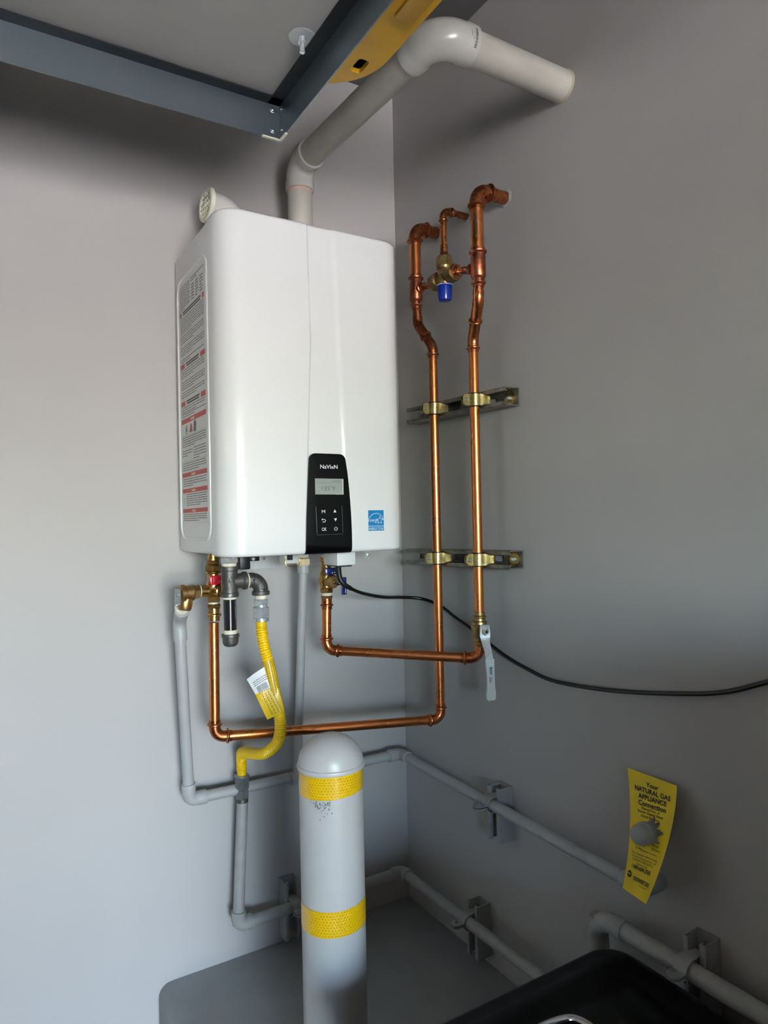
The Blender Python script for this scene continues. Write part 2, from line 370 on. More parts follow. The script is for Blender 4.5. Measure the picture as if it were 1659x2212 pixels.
# embossed bead outlining the side panel
def rrect(y0, y1, z0, z1, rad, x, n=8):
    P = []
    for (cy, cz, a0) in ((y1-rad, z1-rad, 0), (y0+rad, z1-rad, 90), (y0+rad, z0+rad, 180), (y1-rad, z0+rad, 270)):
        for k in range(n+1):
            a = R_(a0+90*k/n); P.append(V((x, cy+rad*math.cos(a), cz+rad*math.sin(a))))
    return P
P = rrect(-.256, -.028, .035, .632, .035, HX0+.0018); P.append(P[0].copy()); P.append(P[1].copy())
part('side_panel_bead', G().sweep(P, .0042, 10, False), 'side', heater)
# front cover with rounded vertical edges and a shallow tapering channel
CR, BV, YB = .050, .009, -.262
def xl(z): return -.4360 if z > .69 else (-.4360+(.70-z)/.25*.004 if z > .45 else -.432-(.45-z)/.45*.021)
def xr(z): return -.3690+(.70-z)/.70*.0245 if z > .25 else -.3690+.45/.70*.0245+(.25-z)/.25*.0095
zs = [0.0, .0012, .0035, .006, BV]+[BV+(HH-2*BV)*k/26 for k in range(1, 26)]+[HH-BV, HH-.006, HH-.0035, HH-.0012, HH]
g = G(); rows = []
sm = lambda t: max(0, min(1, t))**2*(3-2*max(0, min(1, t)))
for z in zs:
    e = min(z, HH-z); ins = 0 if e >= BV else BV-math.sqrt(max(0, BV*BV-(BV-e)**2))
    pts = [(HX0+ins*.8, YB)]
    for k in range(11):
        a = math.pi/2*k/10; pts.append((HX0+CR-(CR-ins)*math.cos(a), -HD+CR-(CR-ins)*math.sin(a)))
    L_, Rr = xl(z), xr(z)
    cols = [L_-.03, L_-.004, L_-.0028, L_-.0014, L_, L_+.0014, L_+.004, (L_+Rr)/2]
    cols += [Rr-.014, Rr-.011, Rr-.008, Rr-.005, Rr-.0025, Rr, Rr+.003, Rr+.03]
    dep = .0030
    for x in cols:
        d = dep*sm((x-(L_-.0028))/.0045)*(1-sm((x-(Rr-.013))/.013))
        pts.append((x, -HD+ins+d))
    for k in range(11):
        a = math.pi/2*(1-k/10); pts.append((HX1-CR+(CR-ins)*math.cos(a), -HD+CR-(CR-ins)*math.sin(a)))
    pts.append((HX1-ins*.8, YB))
    row = [];
    for x, y in pts: row.append(len(g.v)); g.v.append(V((x, y, z)))
    rows.append(row)
for A, B in zip(rows, rows[1:]):
    for k in range(len(A)-1): g.f.append((A[k], A[k+1], B[k+1], B[k]))
g.f.append(tuple(reversed(rows[0]))); g.f.append(tuple(rows[-1]))
i = len(g.v)
cover = part('front_cover', g, 'enamel', heater, 'glossy white curved front cover', sharp=50)
# black control panel
pl = [(.000, -.4540), (.03, -.4527), (.08, -.4510), (.13, -.4475), (.17, -.4447), (.200, -.4425)]
pr = [(.200, -.3570), (.17, -.3525), (.13, -.3487), (.08, -.3458), (.04, -.3446), (.000, -.3452)]
out = [(x, z) for z, x in pl]
for k in range(1, 7): a = R_(180-90*k/6); out.append((-.4425+.013+.013*math.cos(a), .200+.0125*math.sin(a)))
for k in range(1, 7): a = R_(90-90*k/6); out.append((-.3570-.015+.015*math.cos(a), .200+.0125*math.sin(a)))
out += [(x, z) for z, x in pr]
lf = lambda z: pl[-1][1] if z >= .2 else next(a_[1]+(b_[1]-a_[1])*(z-a_[0])/(b_[0]-a_[0]) for a_, b_ in zip(pl, pl[1:]) if z <= b_[0])
prs = list(reversed(pr)); rf = lambda z: prs[-1][1] if z >= .2 else next(a_[1]+(b_[1]-a_[1])*(z-a_[0])/(b_[0]-a_[0]) for a_, b_ in zip(prs, prs[1:]) if z <= b_[0])
g = G(); zz = [0, .002, .0045, .008, .013, .02, .03, .05, .08, .11, .14, .17, .19, .2]+[.2+.0125*math.sin(R_(90*k/6)) for k in range(1, 7)]
rowsF, rowsB = [], []
for z in zz:
    q = max(0, (z-.2)/.0125); ci = .0140*(1-math.sqrt(max(0, 1-q*q))); xa, xb = lf(z)+ci, rf(z)-ci
    fold = .009*(1-math.sqrt(max(0, 1-((.013-z)/.013)**2))) if z < .013 else 0; edge = .0008 if z > .2118 else 0
    F_, B_ = [], []
    for k in range(9):
        t = k/8; x = xa+(xb-xa)*t; y = -.3427+fold+edge+(.0010 if k in (0, 8) else 0)
        F_.append(len(g.v)); g.v.append(V((x, y, z-.0006))); B_.append(len(g.v)); g.v.append(V((x, -.326, z-.0006)))
    rowsF.append(F_); rowsB.append(B_)
for A, B in zip(rowsF, rowsF[1:]):
    for k in range(8): g.f.append((A[k], A[k+1], B[k+1], B[k]))
for j in range(len(zz)-1):
    g.f.append((rowsF[j][0], rowsF[j+1][0], rowsB[j+1][0], rowsB[j][0])); g.f.append((rowsF[j][8], rowsF[j+1][8], rowsB[j+1][8], rowsB[j][8]))
for k in range(8): g.f.append((rowsF[0][k], rowsF[0][k+1], rowsB[0][k+1], rowsB[0][k])); g.f.append((rowsF[-1][k], rowsF[-1][k+1], rowsB[-1][k+1], rowsB[-1][k]))
panel = part('control_panel', g, 'bkpl', heater, 'black glossy control panel', sharp=40)
FP = lambda y: (lambda uu, vv: (uu, y, vv))
g = G(); put_text(g, FP(-.3432), 'NaVIeN', -.3980, .1800, .0118, .0410, bold=.008); part('logo', g, 'wprint', panel)
scr = part('display', G().rbox((-.4312, -.3425, .1250), (-.3640, -.3434, .1588), .0004, 1), 'lcd', panel, 'grey lcd display reading 135°F')
g = G(); put_text(g, FP(-.3437), '135°F', -.4000, .1335, .0125, .0330); put_line(g, FP(-.3437), [(-.430, .1500), (-.366, .1500)], .0005); put_rect(g, FP(-.3437), -.4300, .1555, -.4285, .1562); put_rect(g, FP(-.3437), -.4300, .1535, -.4285, .1542)
for k in range(9): put_rect(g, FP(-.3437), -.3915+.0024*k, .1527, -.3898+.0024*k, .1543)
part('reading', g, 'lcdt', panel)
g = G(); put_rect(g, FP(-.3437), -.3664, .1258, -.3648, .1580); put_rect(g, FP(-.3437), -.384, .1252, -.3648, .1258); part('display_highlight', g, 'wprint', panel)  # white strips paint a highlight along the display frame
g = G(); put_line(g, FP(-.3432), [(-.4300, .1000), (-.4285, .0400), (-.3670, .0402)], .0005); put_line(g, FP(-.3432), [(-.3690, .1010), (-.3675, .0430)], .0007); put_line(g, FP(-.3432), [(-.4305, .0990), (-.4293, .0440)], .0007); part('keypad_outline', g, 'gprint', panel)
g = G(); F = FP(-.3433)
put_text(g, F, 'M', -.4130, .0855, .0102, .0084, bold=.003); put_text(g, F, 'OK', -.4120, .0480, .0102, .0112, bold=.003)
g.poly([F(-.3895, .0868), F(-.3825, .0868), F(-.3860, .0935)]); g.poly([F(-.3885, .0742), F(-.3815, .0742), F(-.3850, .0675)])
put_line(g, F, [(-.4165, .0722), (-.4110, .0722), (-.4090, .0712), (-.4082, .0695), (-.4090, .0678), (-.4105, .0670), (-.4155, .0670)], .0011); g.poly([F(-.4150, .0745), F(-.4150, .0699), F(-.4180, .0722)])
pw = [(-.3845+.0036*math.sin(R_(a)), .0520+.0036*math.cos(R_(a))) for a in range(40, 321, 20)]; put_line(g, F, pw, .0011); put_line(g, F, [(-.3845, .0568), (-.3845, .0525)], .0011)
part('key_symbols', g, 'wprint', panel)
# energy star sticker
ex0, ex1, ez0, ez1 = -.3022, -.2625, .0450, .0905
sk = part('sticker', G().box((ex0-.0008, -.33885, ez0-.0008), (ex1+.0008, -.3393, ez1+.0008)), 'wprint', heater, 'blue and white energy star sticker')
g = G(); F = FP(-.33945); put_rect(g, F, ex0, .0560, ex1, ez1); put_rect(g, F, ex0, ez0, ex1, .0548); part('blue_fields', g, 'blue', sk)
g = G(); F = FP(-.3396); ec = (-.2824, .0640)
put_line(g, F, [(ec[0]+.0195*math.cos(R_(a)), ec[1]+.0195*math.sin(R_(a))) for a in range(175, 9, -6)], .0013)
st = [];
for k in range(11): a = R_(90+36*k); q = .0088 if k % 2 == 0 else .0038; st.append((-.2728+q*math.cos(a), .0680+q*math.sin(a)))
put_line(g, F, st, .0010); put_text(g, F, 'energy', -.2880, .0650, .0115, .0215, shear=.45, bold=.004); put_text(g, F, 'ENERGY STAR', -.28235, .0468, .0080, .0370, bold=.006)
part('white_print', g, 'wprint', sk)
# warning label on the left side
LX = HX0-.0004; lab = part('warning_label', G().box((LX, -.0440, .069), (LX+.0012, -.2425, .622)), 'label', heater, 'paper warning label with red heading bars')
S = lambda uu, vv: (LX-.0003, -.0445-uu, vv)       # u runs towards the front, v up
S2 = lambda uu, vv: (LX-.0005, -.0445-uu, vv)
gk, gr, gp = G(), G(), G(); rnd = random.Random(3)
def para(v1, v0, u0=.008, u1=.190, lh=.0054, hh=.0016, last=.6):
    z = v1
    while z-hh > v0:
        e = u1 if z-lh-hh > v0 else u0+(u1-u0)*last*rnd.uniform(.7, 1.2)
        uu = u0
        while uu < e-.004:
            w = min(rnd.uniform(.008, .03), e-uu); put_rect(gk, S, uu, z-hh, uu+w, z); uu += w+.0022
        z -= lh
def bar(v, h=.0125, text=True):
    q_ = G(); put_rect(q_, S, .004, v-h, .194, v); hb_ = part('heading_bar', q_, 'rprint', lab)
    q_ = G(); put_rect(q_, S2, .078, v-h*.8, .108, v-h*.3); part('bar_lettering', q_, 'pprint', lab)
def head(v, w, lines=2):
    for (u0_, u1_) in ((.004, .004+w), (.194-w, .194)):
        q_ = G(); put_rect(q_, S, u0_, v-.011, u1_, v); part('heading_block', q_, 'rprint', lab)
    for k in range(lines):
        put_rect(gk, S, .014+w+.004*k, v-.0045-.0055*k, .184-w-.004*k, v-.0008-.0055*k)
para(.612, .556, .008, .088, .0052, .0018); para(.612, .600, .098, .190, .0058, .0020)
for c in range(3): para(.596, .562, .100+.032*c, .122+.032*c, .0062, .0024, .9)
put_line(gk, S, [(.093, .616), (.093, .558)], .0005); put_line(gk, S, [(.194, .616), (.194, .558)], .0005)
head(.5550, .014); para(.540, .505); para(.500, .478); para(.473, .450); para(.446, .438)
head(.4350, .034); para(.421, .398); para(.394, .374); para(.370, .355)
head(.3490, .034); para(.335, .322); para(.320, .312)
bar(.3085, .0110)
put_line(gk, S, [(.036, .2905), (.050, .2915), (.052, .275), (.040, .272), (.034, .280), (.036, .2905)], .0016); put_rect(gk, S, .040, .2775, .047, .2875)
gr.poly([S(.066, .2735), S(.092, .2735), S(.086, .2905), S(.078, .2935)]); gg = G(); gg.poly([S(.100, .272), S(.118, .272), S(.122, .290), S(.114, .2965), S(.102, .2945)]); part('pictogram', gg, 'gprint', lab)
put_line(gk, S, [(.004, .2690), (.194, .2690)], .0004); para(.266, .240, lh=.0050, hh=.0016)
para(.236, .218, .008, .090, .0058); para(.238, .212, .098, .190, .0058)
put_line(gk, S, [(.004, .2100), (.194, .2100)], .0004); para(.207, .190, lh=.0050, hh=.0015)
bar(.1850, .0100); para(.171, .152, lh=.0050, hh=.0016)
bar(.1485, .0095); para(.136, .106, .034, .190, .0048, .0015); put_line(gk, S, [(.014, .128), (.020, .122), (.012, .112)], .001)
bar(.1030, .0090); para(.091, .073, lh=.0045, hh=.0015)
part('printed_text', gk, 'lprint', lab, kind='stuff'); part('red_pictogram', gr, 'rprint', lab)
# screws and dimples on the side, bracket, clips and boxes under the cabinet
for (y, z) in ((-.198, .668), (-.115, .667), (-.035, .662), (-.178, .640), (-.17, .058)):
    part('dimple', G().dome((HX0+.0006, y, z), .0035, 10, (-1, 0, 0), .35, 3), 'side', heater)
br = G(); hole = [(.006*math.cos(2*math.pi*k/16), .006*math.sin(2*math.pi*k/16)) for k in range(16)]
for k in range(6): br.holed((-.575+.062*k+.031, -.012, -.022), (1, 0, 0), (0, 0, 1), .031, .025, hole if k % 2 else [(a*.6, b*.6) for a, b in hole], (0, .002, 0))
part('mounting_bracket', br, 'galv', heater)
jb = part('junction_box', G().rbox((-.3410, -.262, -.0335), (-.2935, -.190, .004), .002, 2), 'white', heater, 'white junction box under the cabinet')
part('gasket', G().box((-.336, -.258, -.0365), (-.302, -.195, -.0335)), 'black', heater)
g = G().rbox((-.5530, -.215, -.0330), (-.5290, -.185, .006), .003, 2); g.rbox((-.5480, -.210, -.016), (-.506, -.19, .006), .002, 2); cn = part('connector', g, 'black', heater)
part('connector_screw', G().lathe((-.5220, -.2105, -.011), (0, -1, 0), [(0, .0045), (.003, .0045), (.0045, .003)], 14), 'steel', cn)
g = G().rbox((-.425, -.155, -.030), (-.387, -.125, .005), .003, 2); cl = part('filter_cap', g, 'offw', heater)
part('bail', G().sweep(catmull([(-.424, -.158, -.016), (-.424, -.160, -.029), (-.417, -.161, -.0345), (-.396, -.161, -.0345), (-.388, -.160, -.029), (-.388, -.158, -.018)], 5), .0012, 8), 'brass', cl)
part('cap_stripe', G().box((-.418, -.1565, -.021), (-.404, -.1548, .004)), 'black', cl)
part('tab', G().box((-.294, -.31, -.014), (-.282, -.3085, .003)), 'galv', heater); part('tab_screw', G().lathe((-.288, -.3105, -.0085), (0, -1, 0), [(0, .004), (.002, .004), (.003, .0025)], 12), 'steel', heater)

# ================================================================ VENTING
ex = thing('exhaust_vent_pipe', (-.343, -.10, .70), 'white pvc exhaust pipe rising from the heater, bending twice into the right wall', 'vent pipe')
rp = .0302
A = V((-.343, -.103, .952)); B = V((-.318, -.652, .950)); W = V((0, -.652, .950))
d1 = (B-A).normalized(); d2 = (W-B).normalized()
part('pipe', G().cyl((-.343, -.103, .690), A-V((0, 0, .04)), rp, 32), 'pvc', ex)
part('primer_ring', G().lathe((-.343, -.103, .880), (0, 0, 1), [(0, rp+.0004), (.012, rp+.0004)], 32, False), 'primer', ex, 'faint orange primer stain')
part('elbow', elbow(A, (0, 0, -1), d1, rp*1.13, .042, (.066, hub_prof(rp, 1.17, .02)), 32, 14), 'pvcf', ex)
part('pipe', G().cyl(A+d1*.04, B-d1*.04, rp, 32), 'pvc', ex)
part('elbow', elbow(B, -d1, d2, rp*1.15, .05, (.078, hub_prof(rp, 1.19, .024)), 32, 14), 'pvcf', ex)
el2 = ex.children[-1]
part('pipe', G().cyl(B+d2*.04, W, rp, 32), 'pvc', ex)
part('sealant_ring', G().lathe(W-d2*.004, d2, [(0, rp*1.0), (.001, rp*1.04), (.004, rp*1.07)], 32), mat('old_sealant', (176, 168, 140), .7), ex)
# printed barcode on the big elbow's wall-side hub (wrapped on the hub surface)
hb = B+d2*.060; hx, hy = frame(d2)
def HB(uu, vv, R=rp*1.195):      # u along the pipe, v round it
    a = vv/R; toward = V((-.35, -.9, .1)); toward = (toward-d2*toward.dot(d2)).normalized(); side = d2.cross(toward)
    return hb+d2*uu+(toward*math.cos(a)+side*math.sin(a))*R
g = G(); rnd = random.Random(5); z = -.006
for k in range(22):
    w = rnd.choice((.0005, .0008, .0012)); put_rect(g, HB, .003, z, .0085, z+w); z += w+.0007
put_line(g, HB, [(-.006, .0), (-.006, .006), (-.005, .011)], .0008); put_line(g, HB, [(-.001, .002), (-.001, .007)], .0006); put_line(g, HB, [(-.001, .010), (-.001, .016)], .0006)
part('barcode', g, 'kprint', ex)

ai = thing('air_intake_elbow', (-.525, -.12, .70), 'white pvc air intake elbow with a round cream grille on top of the heater', 'air intake')
P = V((-.522, -.118, .787)); a = V((-.985, -.10, .06)).normalized(); rp2 = .0302
g = elbow(P, (0, 0, -1), a, rp2*1.12, .040, (.062, hub_prof(rp2, 1.16, .012)), 32, 12); g.f.pop(); part('elbow', g, 'pvcf', ai)
part('pipe', G().cyl((-.522, -.118, .69), (-.522, -.118, .75), rp2, 28), 'pvc', ai)
Q = P+a*.060; gx, gy = frame(a)
gf = part('grille_frame', G().lathe(Q-a*.002, a, [(0, .034), (0, .0395), (.007, .0385), (.009, .036), (.009, .0285), (.003, .0275), (.0, .0275)], 40, False), 'cream', ai)
part('inner_wall', G().lathe(P+a*.030, a, [(0, .0295), (.034, .0295)], 28, False), 'cream', ai); part('inner_screen', G().lathe(P+a*.030, a, [(0, .0294), (.001, .0294)], 28), 'screen', ai)
for k in (-1.5, -.5, .5, 1.5):
    h = math.sqrt(max(0, .0278**2-(.0115*k)**2)); c = Q+a*.0045
    part('grille_bar', G().obox(c+gx*.0115*k, gx, gy, a, (.0014, h, .0014)), 'cream', gf)
    part('grille_bar', G().obox(c+gy*.0115*k, gx, gy, a, (h, .0014, .0014)), 'cream', gf)

# ================================================================ COPPER LINES
C34, C1 = .0111, .0143
# ---- hot line
hot = thing('hot_water_line', (-.595, -.155, -.15), 'copper line from the red-handled valve along the bottom and up the wall left', 'copper pipe')
H0 = V((-.5945, -.155, -.150)); H1 = V((-.5965, -.155, -.4005)); H2 = V((-.055, -.2495, -.4300)); H3 = V((-.055, -.2495, .478))
dh = (H2-H1).normalized()
part('pipe', G().cyl(H0, H1+V((0, 0, .02)), C34), 'copper', hot)
part('elbow', press_elbow(H1, (0, 0, 1), dh, C34), 'copperf', hot)
part('pipe', G().cyl(H1+dh*.02, H2-dh*.02, C34), 'copper', hot)
part('elbow', press_elbow(H2, -dh, (0, 0, 1), C34), 'copperf', hot)
part('pipe', G().cyl(H2+V((0, 0, .02)), H3, C34), 'copper', hot)
UX = -.0715
S1 = V((-.055, -.2495, .500)); S2_ = V((UX+.002, -.2065, .565)); ds = (S2_-S1).normalized()
def offset_bend(A, B, parent, mt):
    """two street elbows pressed together: lower riser at A, upper riser at B, leaning between them"""
    A = V(A); B = V(B); d = (B-A).normalized(); h = C34*1.14; mid = (A+B)/2
    a1, T1 = arc_path(A, (0, 0, -1), d, .036, 8); a2, T2 = arc_path(B, -d, (0, 0, 1), .036, 8)
    pr_ = press_prof(C34); L = T1+.018; lo_, up_ = [], []
    for q, rr_ in pr_: lo_.append((A-V((0, 0, L-q)), rr_))
    for p in a1: lo_.append((p, h))
    for q, rr_ in reversed(pr_): lo_.append((mid+d*(.007-q), rr_))
    g = G().sweep([p for p, _ in lo_], [q for _, q in lo_], 20); part('elbow', g, mt, parent)
    up_ = [(mid+d*.006, h*.97)]+[(p, h) for p in a2]+[(B+V((0, 0, T2+.008)), h)]
    part('elbow', G().sweep([p for p, _ in up_], [q for _, q in up_], 20), mt, parent)
offset_bend(S1, S2_, hot, 'copperd')
TH = V((UX, -.2055, .652))
part('pipe', G().cyl(S2_+V((0, 0, .02)), TH-V((0, 0, .02)), C34), 'copperd', hot)
def tee(P, bdir, parent):
    P = V(P); h1, h3 = C1*1.12, C34*1.12
    g = G().lathe(P-V((0, 0, .048)), (0, 0, 1), [(0, C34*1.05), (.0003, h3), (.005, h3), (.0065, C34*1.38), (.008, C34*1.5), (.010, C34*1.5), (.0118, h3), (.018, h3), (.022, C1*1.08), (.024, h1*1.03), (.066, h1*1.03), (.068, h1), (.074, h1), (.0755, C1*1.34), (.0775, C1*1.42), (.0795, C1*1.42), (.081, h1), (.087, h1), (.0872, C1*1.03)], 24)
    g.lathe(P, bdir, [(0, .0094), (.0185, .0094), (.0195, .0088), (.020, .0106), (.022, .0122), (.025, .0122), (.0265, .0098), (.032, .0098), (.0322, .0082)], 20)
    return part('tee', g, 'coppert', parent)
tee(TH, (0, -1, 0), hot)
HE = V((UX, -.2055, .812))
part('pipe', G().cyl(TH+V((0, 0, .03)), HE-V((0, 0, .02)), C1), 'copper', hot)
part('elbow', press_elbow(HE, (0, 0, -1), (1, 0, 0), C1, R=.026), 'copperd', hot)
part('pipe', G().cyl(HE+V((.02, 0, 0)), (0, -.2055, .812), C1), 'copperd', hot)
# ---- cold line
cold = thing('cold_water_line', (-.3255, -.17, -.12), 'copper line from the blue-handled valve through the lever valve and up the wall right', 'copper pipe')
K0 = V((-.3245, -.17, -.128)); K1 = V((-.3265, -.17, -.2390)); K2 = V((-.055, -.4105, -.2540)); dk = (K2-K1).normalized()
part('pipe', G().cyl(K0, K1+V((0, 0, .02)), C34), 'copper', cold)
part('elbow', press_elbow(K1, (0, 0, 1), dk, C34), 'copperf', cold)
part('pipe', G().cyl(K1+dk*.02, K2-dk*.02, C34), 'copper', cold)
part('elbow', press_elbow(K2, -dk, (0, 0, 1), C34, R=.026), 'copperf', cold)
K3 = V((-.055, -.4105, .455))
part('pipe', G().cyl(V((-.055, -.4105, -.147)), K3, C34), 'copper', cold)
Z1 = V((-.055, -.4105, .482)); Z2 = V((-.0835, -.4680, .550)); dz = (Z2-Z1).normalized()
offset_bend(Z1, Z2, cold, 'copperf')
TC = V((-.0840, -.4700, .626))
part('pipe', G().cyl(Z2+V((0, 0, .02)), TC-V((0, 0, .02)), C34), 'copperd', cold)
tee(TC, (0, 1, 0), cold)
CE = V((-.0840, -.4700, .795))
part('pipe', G().cyl(TC+V((0, 0, .03)), CE-V((0, 0, .02)), C1), 'copper', cold)
part('pipe_label', G().lathe(TC+V((0, 0, .055)), (0, 0, 1), [(0, C1+.0003), (.052, C1+.0003)], 24, False) if False else G().sweep([TC+V((-.0120, -.0085, .062)), TC+V((-.0120, -.0085, .112))], .0014, 6), 'black', cold, 'dark printed stripe')
part('elbow', press_elbow(CE, (0, 0, -1), (1, 0, 0), C1, R=.028), 'copperd', cold)
part('pipe', G().cyl(CE+V((.02, 0, 0)), (0, -.4700, .795), C1), 'copperd', cold)
# ---- tempered line
tem = thing('tempered_water_line', (-.074, -.3315, .70), 'thin copper pipe from the mixing valve top bending into the wall', 'copper pipe')
rt = .0080; TE = V((-.074, -.3315, .806))
part('pipe', G().cyl((-.074, -.3315, .715), TE-V((0, 0, .015)), rt), 'copper', tem)
part('adapter', G().lathe((-.074, -.3315, .703), (0, 0, 1), [(0, .0098), (.018, .0098), (.0185, .0086), (.020, .0084)], 20), 'copperf', tem)
part('elbow', press_elbow(TE, (0, 0, -1), (1, 0, 0), rt, R=.017), 'copperd', tem)
part('pipe', G().cyl(TE+V((.015, 0, 0)), (0, -.3315, .806), rt), 'copperd', tem)
# ragged paint and putty round the three wall entries
def putty(c, rad, seed):
    rn = random.Random(seed); g = G(); n = 22; A_ = []; B_ = []
    for k in range(n):
        a = 2*math.pi*k/n; q = rad*rn.uniform(1.05, 1.55); A_.append(len(g.v)); g.v.append(V((-.0006, c[1]+q*math.cos(a), c[2]+q*math.sin(a))))
    for k in range(n):
        a = 2*math.pi*k/n; q = rad*rn.uniform(.95, 1.05); B_.append(len(g.v)); g.v.append(V((-rn.uniform(.0008, .0040), c[1]+q*math.cos(a), c[2]+q*math.sin(a))))
    g.skin(A_, B_); g.f.append(tuple(B_)); return g
for c, rad, nm in (((0, -.4700, .795), C1*1.12, 'the right copper elbow'), ((0, -.3315, .806), rt*1.1, 'the thin middle copper pipe'), ((0, -.2055, .812), C1*1.1, 'the left copper elbow')):
    tag(part('wall_putty', putty(c, rad, int(rad*1e5)), 'caulk'), 'ragged white putty patch where %s enters the wall' % nm, 'putty', 'putty patches at the wall entries')

# ---- thermostatic mixing valve
mx = thing('mixing_valve', (-.074, -.3315, .645), 'brass thermostatic mixing valve with a blue cap between the copper pipes', 'mixing valve')
mc = V((-.074, -.3315, .645))
g = G().lathe(mc-V((0, 0, .018)), (0, 0, 1), [(0, .0165), (.004, .0175), (.016, .0175), (.024, .0150), (.026, .0158), (.040, .0158), (.042, .0150)], 28)
for s in (-1, 1): g.lathe(mc, (0, s, 0), [(0, .0135), (.016, .0135), (.020, .0155), (.026, .0155)], 24)
part('valve_body', g, 'brassd', mx)
g = G().hexn(mc+V((0, 0, .024)), mc+V((0, 0, .050)), .0200, .12, .39, 8); g.lathe(mc+V((0, 0, .020)), (0, 0, 1), [(0, .0178), (.005, .0195)], 24); part('union_nut', g, 'brassd', mx)
for s in (-1, 1):
    part('union_nut', G().hexn(mc+V((0, .020*s, 0)), mc+V((0, .046*s, 0)), .0205, .12, .39, 8), 'brassd', mx)
    part('union_collar', G().lathe(mc+V((0, .046*s, 0)), (0, s, 0), [(0, .0165), (.003, .0155), (.004, .0110), (.010, .0098), (.016, .0095)], 22), 'copperf', mx)
tg = TH+V((0, -.03, 0)); part('tailpiece', G().cyl(mc+V((0, .055, 0)), tg, .0086), 'copperd', mx)
tg = TC+V((0, .03, 0)); part('tailpiece', G().cyl(mc+V((0, -.055, 0)), tg, .0086), 'copperf', mx)
part('tape_wrap', G().cyl(mc+V((0, -.064, -.0035)), mc+V((0, -.069, -.0045)), .0100), 'tape', mx)
cap = part('blue_cap', G().lathe(mc-V((0, 0, .018)), (0, 0, -1), [(0, .0185), (.004, .0188), (.0045, .0178), (.032, .0165), (.037, .0150), (.0385, .0125)], 28), 'capblue', mx, 'glossy blue plastic cap')
g = G()
for k in range(15):
    a = R_(160+12*k); c = mc+V((.0190*math.cos(a), .0190*math.sin(a), -.0200)); t = V((-math.sin(a), math.cos(a), 0)); g.obox(c, t, V((math.cos(a), math.sin(a), 0)), (0, 0, 1), (.0013, .0002, .0010))
part('cap_lettering', g, 'wprint', cap)

# ---- brass lever ball valve on the cold riser
bv = thing('lever_ball_valve', (-.055, -.4105, -.22), 'brass ball valve with a white lever handle on the right copper pipe', 'ball valve')
vb = V((-.055, -.4105, -.2265))
part('valve_body', G().lathe(vb, (0, 0, 1), [(0, .0115), (.0003, .0130), (.008, .0130), (.0095, .0160), (.0125, .0160), (.014, .0135), (.020, .0135), (.022, .0150), (.026, .0162), (.030, .0185), (.040, .0185), (.043, .0195), (.050, .0195), (.051, .0180), (.058, .0172), (.060, .0140), (.066, .0135), (.068, .0160), (.071, .0162), (.0725, .0130), (.080, .0130), (.0803, .0115)], 26), 'brassd', bv)
sd = V((-.30, -.95, 0)).normalized(); pv = V((-.055, -.4105, -.186)); st = V((sd.y, -sd.x, 0))
part('stem', G().cyl(pv+sd*.010, pv+sd*.034, .0085, 20), 'brassd', bv)
lv = [pv+sd*.032+V((0, 0, .014)), pv+sd*.032+V((0, 0, -.010)), pv+sd*.036+V((0, 0, -.024)), pv+sd*.050+V((0, 0, -.044)), pv+sd*.056+V((0, 0, -.062))]
def strap(path, w, th, nrm_side):
    g = G(); rows = []
    for i, p in enumerate(path):
        t = (path[min(i+1, len(path)-1)]-path[max(i-1, 0)]).normalized(); nn = nrm_side.cross(t).normalized(); ww = w[i] if isinstance(w, list) else w
        R0 = []
        for (sa, sb) in ((-1, -1), (1, -1), (1, 1), (-1, 1)): R0.append(len(g.v)); g.v.append(p+nrm_side*(ww*sa)+nn*(th*sb))
        rows.append(R0)
    for A_, B_ in zip(rows, rows[1:]): g.skin(A_, B_)
    g.f.append(tuple(reversed(rows[0]))); g.f.append(tuple(rows[-1])); return g
lever = part('lever', strap(lv, [.011, .0125, .0095, .0085, .0085], .0012, st), 'steel', bv)
part('lever_nut', G().hexn(pv+sd*.0335, pv+sd*.042, .0068), 'steel', lever)
part('stem_tip', G().cyl(pv+sd*.042, pv+sd*.044, .0034, 12), 'black', lever)
e0 = lv[-1]; hdl = [e0+V((0, 0, .004)), e0+sd*.003+V((0, 0, -.030)), e0+sd*.004+V((0, 0, -.055)), e0+sd*.004+V((0, 0, -.072)), e0+sd*.003+V((0, 0, -.083)), e0+sd*.003+V((0, 0, -.086))]
grip = part('grip', strap(hdl, [.0100, .0088, .0088, .0108, .0102, .0070], .0030, st), 'white', bv, 'white vinyl lever grip')
def GP(uu, vv):      # text runs down the grip: u along the grip
    return e0+sd*(.0034+.0032)+V((0, 0, -.006-uu))+st*vv
def GP2(uu, vv): return e0+sd*(.0002+.0068)+V((0, 0, -uu))-st*vv*1.0
g = G(); put_text(g, lambda a_, b_: GP2(a_, b_), 'FNW', .021, -.0035, .0095, .017, bold=.03); part('grip_logo', g, 'tealp', grip)
g = G(); put_rect(g, GP2, .034, -.004, .046, -.0028); put_rect(g, GP2, .034, -.0015, .048, -.0003); put_rect(g, GP2, .034, .0012, .044, .0022); part('grip_print', g, 'gprint', grip)

